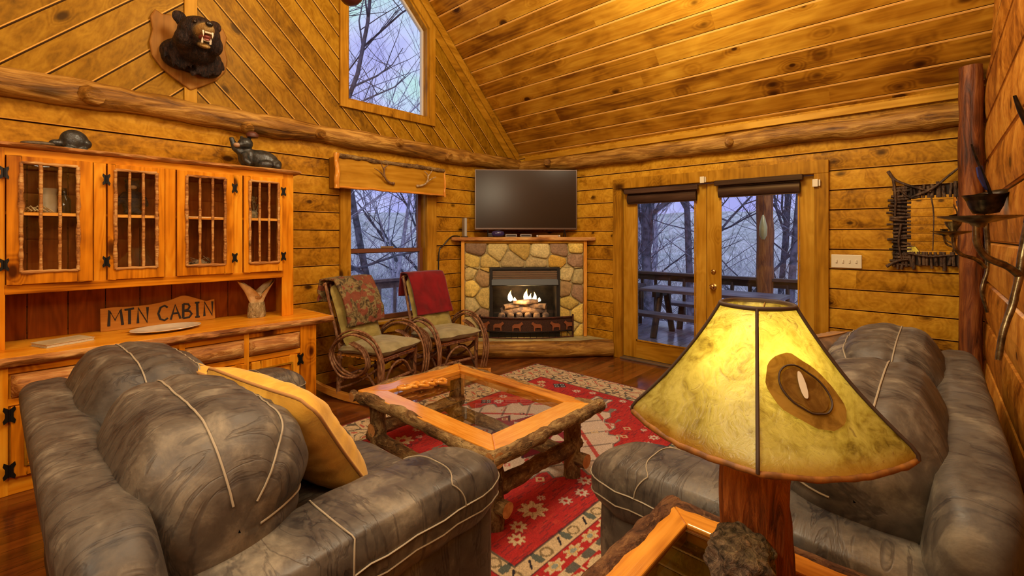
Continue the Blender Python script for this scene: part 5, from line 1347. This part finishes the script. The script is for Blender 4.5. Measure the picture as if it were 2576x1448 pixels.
# ---------------------------------------------------------------- iron twig sconces on the near wall
IRON = simple('old_bronze', (.30,.235,.125), .3, .9, col2=(.10,.075,.04), ns=24, bump=.2); IROND = simple('dark_bronze', (.06,.042,.028), .35, .85, col2=(.02,.016,.012), ns=24)
def F(px, py, t): # helper in metres: right offset and height at a given forward distance
    f, c, s = 1150., math.cos(math.radians(42.8)), math.sin(math.radians(42.8)); r = (px-1288)/f*t
    return Vector((t*c+r*s, t*s-r*c, 1.5+(593.3-py)/f*t))
def sconce(t, label, mat, twig, pc, pr, stub, cup, bowl=None, extra=None, rad=.010):
    base = F(*stub[-1], t); root = thing('wall_sconce', label, 'sconce', base)
    off = Matrix.Translation(-base)
    def mk(): 
        L = MB(); L.M = off; return L
    L = mk(); P = spline([F(*p, t) for p in twig], 6); L.tube(P, [rad*(.8+.3*i/len(P)) for i in range(len(P))], 9, .10, 30); L.build('arm', mat, root, 60)
    L = mk(); P = spline([F(*p, t) for p in stub], 6); L.tube(P, [rad*(1.15-.4*i/len(P)) for i in range(len(P))], 9, .10, 30); L.build('back_stem', mat, root, 60)
    c = F(*pc, t); L = mk(); L.lathe([(.012, -.030), (.020, -.018), (pr*.55, -.010), (pr, .0), (pr*1.02, .003), (pr*.5, -.003), (.01, -.004)], tuple(c), 32); L.build('drip_plate', mat, root, 50)
    if cup:
        L = mk(); L.lathe([(.012, .0), (.016, .012), (.030, .035), (.036, .055), (.032, .053), (.012, .02)], tuple(c+Vector((0,0,-.002))), 20); L.build('candle_cup', mat, root, 60)
    if bowl:
        cb = F(*bowl, t); L = mk(); L.lathe([(.014, -.05), (.05, -.045), (.066, -.01), (.080, .035), (.095, .052), (.09, .05), (.06, -.01), (.02, -.03)], tuple(cb), 28); L.v = [(x, y, z+.35*max(0, (Vector((x, y, z))+base-cb).dot(Vector((.68,-.73,0))))*(1 if z+base.z > cb.z else .3)) for x, y, z in L.v]
        L.build('leaf_cup', IROND, root, 60)
    if extra:
        for k, e in enumerate(extra):
            L = mk(); P = spline([F(*p, t) for p in e], 5); L.tube(P, [rad*(1.1-.7*i/len(P)) for i in range(len(P))], 8, .12, 30, flat=.7); L.build('twig_stem', IROND, root, 60)
    return root
sconce(1.33, 'bronze twig wall sconce with a wide drip plate nearest the camera on the right wall', IRON, [(2456,556),(2458,610),(2480,645),(2530,668),(2562,690)], (2462,546), .088, [(2590,560),(2572,640),(2564,695),(2548,765),(2525,830),(2512,905)], False)
sconce(2.42, 'darker twig wall sconce with a leaf cup farther along the right wall', IRON, [(2398,588),(2401,620),(2418,640),(2455,652),(2478,672)], (2398,582), .090, [(2478,545),(2484,610),(2483,680),(2470,730),(2484,785)], True, (2480,515), [[(2496,500),(2478,450),(2455,395),(2444,362)], [(2484,560),(2486,620),(2484,660)]])
MB_ = MB(); 
b0 = F(2465, 445, 2.42)
o = MB().prism([(-.02,.05),(.01,.06),(.035,-.01),(.04,-.07),(.02,-.05),(-.01,.0)], -.004, .004, 'xz').build('feather', simple('blue_feather', (.03,.04,.16), .4), None, 0); o.location = b0; o.rotation_euler = (0,0,-.75); tag(o, 'small blue feather hanging by the far sconce twig', 'feather')
L = MB(); P = spline([F(2552,240,1.33), F(2566,275,1.33), F(2590,330,1.33), F(2600,420,1.33), F(2590,560,1.33)], 6); b0 = P[-1].copy(); L.M = Matrix.Translation(-b0); L.tube(P, [.004+.008*i/len(P) for i in range(len(P))], 8, .15, 30)
o = L.build('iron_branch', IROND, None, 60); o.location = b0; tag(o, 'dark iron branch tip rising above the near sconce at the right edge', 'branch')

# ---------------------------------------------------------------- pendant in front of the gable window
pe = thing('pendant_lamp', 'dark red bowl pendant just visible at the top edge before the gable window', 'pendant lamp', (1.735, 3.30, 3.275))
MB().lathe([(.01, 0), (.05, .012), (.085, .05), (.10, .11), (.095, .13), (.06, .16), (.02, .18)], n=28).build('bowl', simple('oxblood', (.07,.012,.010), .35), pe, 60)
MB().tube([(0,0,.17),(0,0,2.69)], .010, 8).build('rod', M['black_iron'], pe, 60)
MB().lathe([(.06, 2.66), (.06, 2.71)], n=20).build('canopy', M['black_iron'], pe, 60)
# ---------------------------------------------------------------- porch and woods outside
DKX = 7.85; DKY = 6.15
deckm = wood('deck_boards', (.10,.09,.13), (.20,.18,.25), (.34,.31,.40), axis='y', pat='floor', pitch=.14, knots=.1, rough=.22, coat=.3, groove='thin', gw=.04)
railm = wood('porch_wood', (.010,.006,.006), (.035,.020,.017), (.08,.05,.045), axis='y', knots=.2); railz = wood('porch_wood_upright', (.010,.006,.006), (.035,.020,.017), (.08,.05,.045), axis='z', knots=.2)
railg = simple('weathered_rail', (.17,.14,.20), .6, col2=(.32,.28,.38), ns=10)
L = MB(); L.bx(XW+.15, DKX+.2, -3.5, DKY+.2, -.20, -.06); L.bx(-3, XW+.15, YW+.15, DKY+.2, -.20, -.06)
tag(L.build('porch_floor', deckm, smooth=0), kind='structure')
def railing(label, a, b_, mat, posts):
    a, b_ = Vector(a), Vector(b_); root = thing('porch_railing', label, 'railing', a); off = Matrix.Translation(-a); ln = (b_-a).length; d = (b_-a).normalized(); rz = math.atan2(d.y, d.x)
    def bar(nm, p, size, m):
        L = MB(); L.M = off; L.box(p, size, (0, 0, rz)); return L.build(nm, m, root, 0, bevel=.004)
    mid = (a+b_)/2
    bar('top_rail', (mid.x, mid.y, .83), (ln, .14, .045), railg if mat == 'g' else railm); bar('under_rail', (mid.x, mid.y, .755), (ln, .045, .10), railg if mat == 'g' else railm); bar('bottom_rail', (mid.x, mid.y, .06), (ln, .045, .09), railg if mat == 'g' else railm)
    n = int(ln/.26)
    for k in range(n):
        p = a.lerp(b_, (k+.5)/n); L = MB(); L.M = off; L.tube(log_path((p.x, p.y, .04), (p.x, p.y, .76), 6, .006, 5), .030, 8); L.build('baluster', railg if mat == 'g' else railz, root, 60)
    return root
railing('weathered porch railing seen through the lower left window', (1.2, DKY, 0), (6.2, DKY, 0), 'g', ())
railing('dark porch railing seen through the french doors', (DKX, 4.9, 0), (DKX, -.6, 0), 'd', ())
for (x, y, lab) in ((DKX-.02, 1.93, 'thick dark log porch post seen through the right french door'), (DKX-.02, 5.0, 'dark log porch post at the outer corner of the deck')):
    L = MB(); p = log_path((0,0,-.06), (0,0,3.4), 16, .012, 2); L.tube(p, [.12+.01*wob(q, 3) for q in p], 16, .06, 6); o = L.build('porch_post', M['dark_log'], None, 70); o.location = (x, y, 0); tag(o, lab, 'post')
o = thing('bird_feeder', 'slim glass lantern hanging in front of the porch post', 'lantern', (7.45, 1.86, 1.45)); MB().lathe([(.02, 0), (.05, .06), (.055, .18), (.03, .30), (.01, .36)], n=16).build('lantern_glass', simple('lantern_brass', (.45,.36,.14), .3, .3), o, 60); MB().tube([(0,0,.36),(0,0,1.9)], .004, 5).build('hanger', M['black_iron'], o, 60)
# picnic table and benches
pw = wood('picnic_wood', (.030,.022,.030), (.085,.065,.085), (.22,.19,.24), axis='y', knots=.2, rough=.4)
pt = thing('picnic_table', 'long grey plank picnic table out on the porch', 'picnic table', (6.95, 2.45, -.06))
for k in range(4):
    MB().bx(-.33+.165*k, -.33+.165*k+.158, -.98, .98, .70, .745).build('top_plank', pw, pt, 0, bevel=.006)
for y in (-.72, .72):
    for s in (-1, 1):
        L = MB(); L.tube([(s*.10, y, .70), (s*.34, y, 0)], .05, 10, .1, 9); L.build('leg', railz, pt, 60)
    MB().bx(-.32, .32, y-.03, y+.03, .62, .70).build('cleat', railm, pt, 0)
def bench(loc, ln, lab):
    t = thing('porch_bench', lab, 'bench', loc); MB().bx(-.14, .14, -ln/2, ln/2, .40, .45).build('seat', pw, t, 0, bevel=.008)
    for y in (-ln*.36, ln*.36):
        L = MB(); L.tube([(.0, y, .40), (.0, y*1.08, 0)], .05, 10, .1, 9); L.build('leg', railz, t, 60)
bench((6.25, 2.65, -.06), 1.8, 'grey plank bench in front of the picnic table'); bench((7.55, 2.5, -.06), 1.7, 'grey plank bench behind the picnic table by the railing')
t = thing('porch_table', 'end of another grey table at the left edge of the left french door', 'table', (7.35, 4.15, -.06)); MB().bx(-.3, .3, -.35, .35, .66, .71).build('top', pw, t, 0, bevel=.006)
for x, y in ((-.22,-.27),(.22,-.27),(.22,.27),(-.22,.27)): MB().tube([(x, y, 0), (x, y, .66)], .035, 8).build('leg', railz, t, 60)
# wooded hillside
def hill(u, v):
    a = lerp(-75, 165, u); a = math.radians(a); r = lerp(8.5, 46, v**1.4)
    x, y = 2+r*math.cos(a), 2+r*math.sin(a); z = -3.2+7.0*max(0, (r-12)/34)**1.25+.8*wob((x, y, 0), .12, 2)+.25*wob((x, y, 0), .6)
    return (x, y, z)
b = NB('forest_floor'); n1 = b.noise(None, .9, 6, .7, 1.2); n2 = b.noise(None, 9, 4, .65, 2.0)
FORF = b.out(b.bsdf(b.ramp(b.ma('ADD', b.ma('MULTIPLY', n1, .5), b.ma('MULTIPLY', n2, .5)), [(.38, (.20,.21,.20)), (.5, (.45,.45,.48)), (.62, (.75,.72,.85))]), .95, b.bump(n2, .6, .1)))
tag(MB().surf(hill, 60, 26).build('hillside', FORF, None, 70, fix=False), kind='structure')
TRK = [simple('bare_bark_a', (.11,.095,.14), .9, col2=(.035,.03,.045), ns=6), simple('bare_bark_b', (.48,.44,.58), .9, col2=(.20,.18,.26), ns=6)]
def tree(loc, h, r, seed, lab, mat, grp=None, dens=1.0, low=.25):
    rs = random.Random(seed); L = MB()
    def br(p, d, ln, rad, lev):
        n = 5 if lev < 2 else 3; pts = [p.copy()]; q = p.copy(); dd = d.copy()
        for i in range(n):
            dd = (dd+Vector((rs.uniform(-1, 1), rs.uniform(-1, 1), rs.uniform(-.5, .8)))*(.07 if lev == 0 else .22)).normalized(); q = q+dd*ln/n; pts.append(q.copy())
        L.tube(pts, [rad*(1-.62*i/n) for i in range(n+1)], 6 if lev == 0 else (4 if lev == 1 else 3), cap=False)
        if lev < 3:
            k = int((9 if lev == 0 else 5 if lev == 1 else 4)*dens)
            for j in range(k):
                f = rs.uniform(low if lev == 0 else .2, .98); idx = f*n; i = min(int(idx), n-1); pp = pts[i].lerp(pts[i+1], idx-i)
                ax = Vector((rs.uniform(-1, 1), rs.uniform(-1, 1), rs.uniform(.05, .9))).normalized(); nd = (dd*.35+ax).normalized()
                br(pp, nd, ln*(rs.uniform(.32, .5) if lev == 0 else rs.uniform(.45, .7)), rad*(1-.62*f)*(.55 if lev == 0 else .6), lev+1)
    br(Vector((0,0,0)), Vector((rs.uniform(-.06, .06), rs.uniform(-.06, .06), 1)), h, r, 0)
    o = L.build('bare_tree', mat, None, 70, fix=False); o.location = loc; return tag(o, lab, 'tree', grp)
tree((5.0, 9.4, -3.0), 11.5, .15, 3, 'dark forked bare tree filling the gable window', TRK[0], None, 1.35, .35)
tree((6.2, 9.9, -3.0), 10.5, .11, 8, 'slender bare tree right of the forked one in the gable window', TRK[0], None, 1.3, .3)
tree((3.9, 10.2, -3.0), 11.0, .10, 14, 'slender bare tree left of the forked one in the gable window', TRK[1], None, 1.4, .3)
tree((5.6, 12.5, -3.0), 13.0, .12, 31, 'tall pale bare tree behind the forked one in the gable window', TRK[1], None, 1.5, .3)
tree((11.5, 5.55, -3), 10.0, .17, 21, 'bare tree standing behind the left french door', TRK[0], None, 1.2, .35)
tree((12.6, 2.6, -3), 10.0, .11, 25, 'thin bare tree left of the porch post behind the right french door', TRK[0], None, 1.2, .3)
rs = random.Random(77); spots = []
for k in range(15):
    spots.append((lerp(2.5, 12, rs.random()), lerp(10.5, 20, rs.random())))
for k in range(17):
    spots.append((lerp(12.5, 22, rs.random()), lerp(0.5, 11, rs.random())))
for k, (x, y) in enumerate(spots):
    rr = math.hypot(x-2, y-2); z = -3.2+7.0*max(0, (rr-12)/34)**1.25-.4
    tree((x, y, z), 8.5+3*rs.random(), .07+.07*rs.random(), 100+k, 'thin grey bare tree in the woods beyond the porch', TRK[k % 2], 'bare trees in the woods', 1.05, .12)
# dense low brush
L = MB(); rs = random.Random(5)
for k in range(5200):
    a = math.radians(rs.uniform(-8, 112)); r = lerp(11.5, 26, rs.random()**.8); x, y = 2+r*math.cos(a), 2+r*math.sin(a); z = -3.2+7.0*max(0, (r-12)/34)**1.25-.2
    hh = rs.uniform(1.6, 4.4); d = Vector((rs.uniform(-.9, .9), rs.uniform(-.9, .9), 1)).normalized(); p = Vector((x, y, z)); q = p+d*hh*.6; t_ = q+Vector((rs.uniform(-.6, .6), rs.uniform(-.6, .6), .5))*hh*.4
    L.tube([p, q, t_], [.022, .016, .006], 3, cap=False)
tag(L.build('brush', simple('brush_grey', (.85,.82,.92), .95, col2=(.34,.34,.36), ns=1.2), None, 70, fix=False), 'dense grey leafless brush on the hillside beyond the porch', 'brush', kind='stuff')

# ---------------------------------------------------------------- sky, lamps, added fill lights, camera
w = bpy.data.worlds.new('dusk'); SC.world = w; w.use_nodes = True; nt = w.node_tree; nt.nodes.clear()
tc = nt.nodes.new('ShaderNodeTexCoord'); no = nt.nodes.new('ShaderNodeTexNoise'); no.inputs['Scale'].default_value = 5.0; no.inputs['Detail'].default_value = 4
nt.links.new(tc.outputs['Generated'], no.inputs['Vector'])
rp = nt.nodes.new('ShaderNodeValToRGB'); rp.color_ramp.elements[0].position = .38; rp.color_ramp.elements[0].color = (.36,.38,.82,1); rp.color_ramp.elements[1].position = .62; rp.color_ramp.elements[1].color = (.48,.78,.76,1)
e = rp.color_ramp.elements.new(.5); e.color = (.52,.58,.92,1)
nt.links.new(no.outputs[0], rp.inputs[0]); bg = nt.nodes.new('ShaderNodeBackground'); bg.inputs[1].default_value = 1.1; nt.links.new(rp.outputs[0], bg.inputs[0])
ow = nt.nodes.new('ShaderNodeOutputWorld'); nt.links.new(bg.outputs[0], ow.inputs[0])
def lamp(name, kind, loc, power, col, size=.2, rot=None, **k):
    d = bpy.data.lights.new(name, kind); d.energy = power; d.color = col
    if kind == 'POINT': d.shadow_soft_size = size
    if kind == 'AREA': d.size = size; d.shape = 'DISK'
    for a, v in k.items(): setattr(d, a, v)
    o = bpy.data.objects.new(name, d); COL.objects.link(o); o.location = loc
    if rot: o.rotation_euler = rot
    return o
WARM = (.97, .84, .58)
lamp('high_fill_light', 'POINT', (1.7, 1.3, 4.3), 300, WARM, .5)  # added soft fill high under the roof, no fixture hangs here
lamp('high_fill_light', 'POINT', (-.5, 2.0, 4.4), 95, WARM, .5)  # second added high fill, out of view
lamp('room_fill_light', 'POINT', (-.9, .9, 2.5), 85, WARM, .35)  # added fill out of view, no lamp stands there
lamp('room_fill_light', 'POINT', (.2, .25, 2.6), 40, WARM, .25)  # added fill above the camera, no fixture there
lamp('room_fill_light', 'POINT', (3.2, 1.5, 3.2), 62, WARM, .3)  # added fill to brighten the french door wall, no fixture there
lamp('fire_light', 'POINT', (XW-.62, YW-.62, .66), 7, (1.0,.55,.20), .06)
for s in (-1, 1):
    ba = math.radians(194+s*34)
    lamp('lamp_bulb', 'POINT', (LX+.062*math.cos(ba), LY+.062*math.sin(ba), LZ+.535), 2.6, (1.0,.80,.27), .03)
hill_fill = lamp('hillside_fill_sun', 'SUN', (0, 0, 12), 1.2, (.80,.80,1.0), rot=(0, math.radians(-50), math.radians(36)), angle=.5)  # added sun-type fill to brighten the hillside under an overcast sky
cam = bpy.data.cameras.new('camera'); co = bpy.data.objects.new('camera', cam); COL.objects.link(co)
cam.sensor_width = 36.0; cam.sensor_fit = 'HORIZONTAL'; cam.lens = 36.0*1150/2576; cam.shift_y = -(724-593.3)/2576; cam.clip_start = .05
co.location = (0, 0, 1.5); co.rotation_euler = (PI/2, 0, math.radians(42.8-90))
SC.camera = co
SC.view_settings.view_transform = 'Standard'; SC.view_settings.look = 'None'; SC.view_settings.exposure = 0.04; SC.view_settings.gamma = 1.0
cy = SC.cycles
cy.max_bounces = 5; cy.diffuse_bounces = 3; cy.glossy_bounces = 2; cy.transmission_bounces = 4; cy.transparent_max_bounces = 8
cy.use_adaptive_sampling = True; cy.adaptive_threshold = .05
cy.caustics_reflective = False; cy.caustics_refractive = False; cy.sample_clamp_indirect = 4.0

GROUPS = {'throw_pillow': 'throw pillows on the two sofas', 'rocking_chair': 'bentwood rocking chairs by the window', 'seat_cushion': 'seat cushions on the rocking chairs', 'back_cushion': 'back cushions on the rocking chairs',
          'set_top_box': 'grey boxes on the mantel', 'small_bottle': 'little bottles behind the second glazed door', 'wall_sconce': 'twig sconces on the near wall', 'roll_blind': 'rolled blinds on the french doors',
          'alarm_contact': 'alarm contacts on the door frame', 'log_beam': 'log beams on the walls', 'sofa': 'leather sofas facing the coffee table', 'porch_bench': 'benches around the picnic table', 'porch_railing': 'railings around the porch',
          'porch_post': 'log posts of the porch'}
for o in list(SC.objects):
    k = o.name.split('.')[0]
    if o.parent is None and k in GROUPS: o['group'] = GROUPS[k]
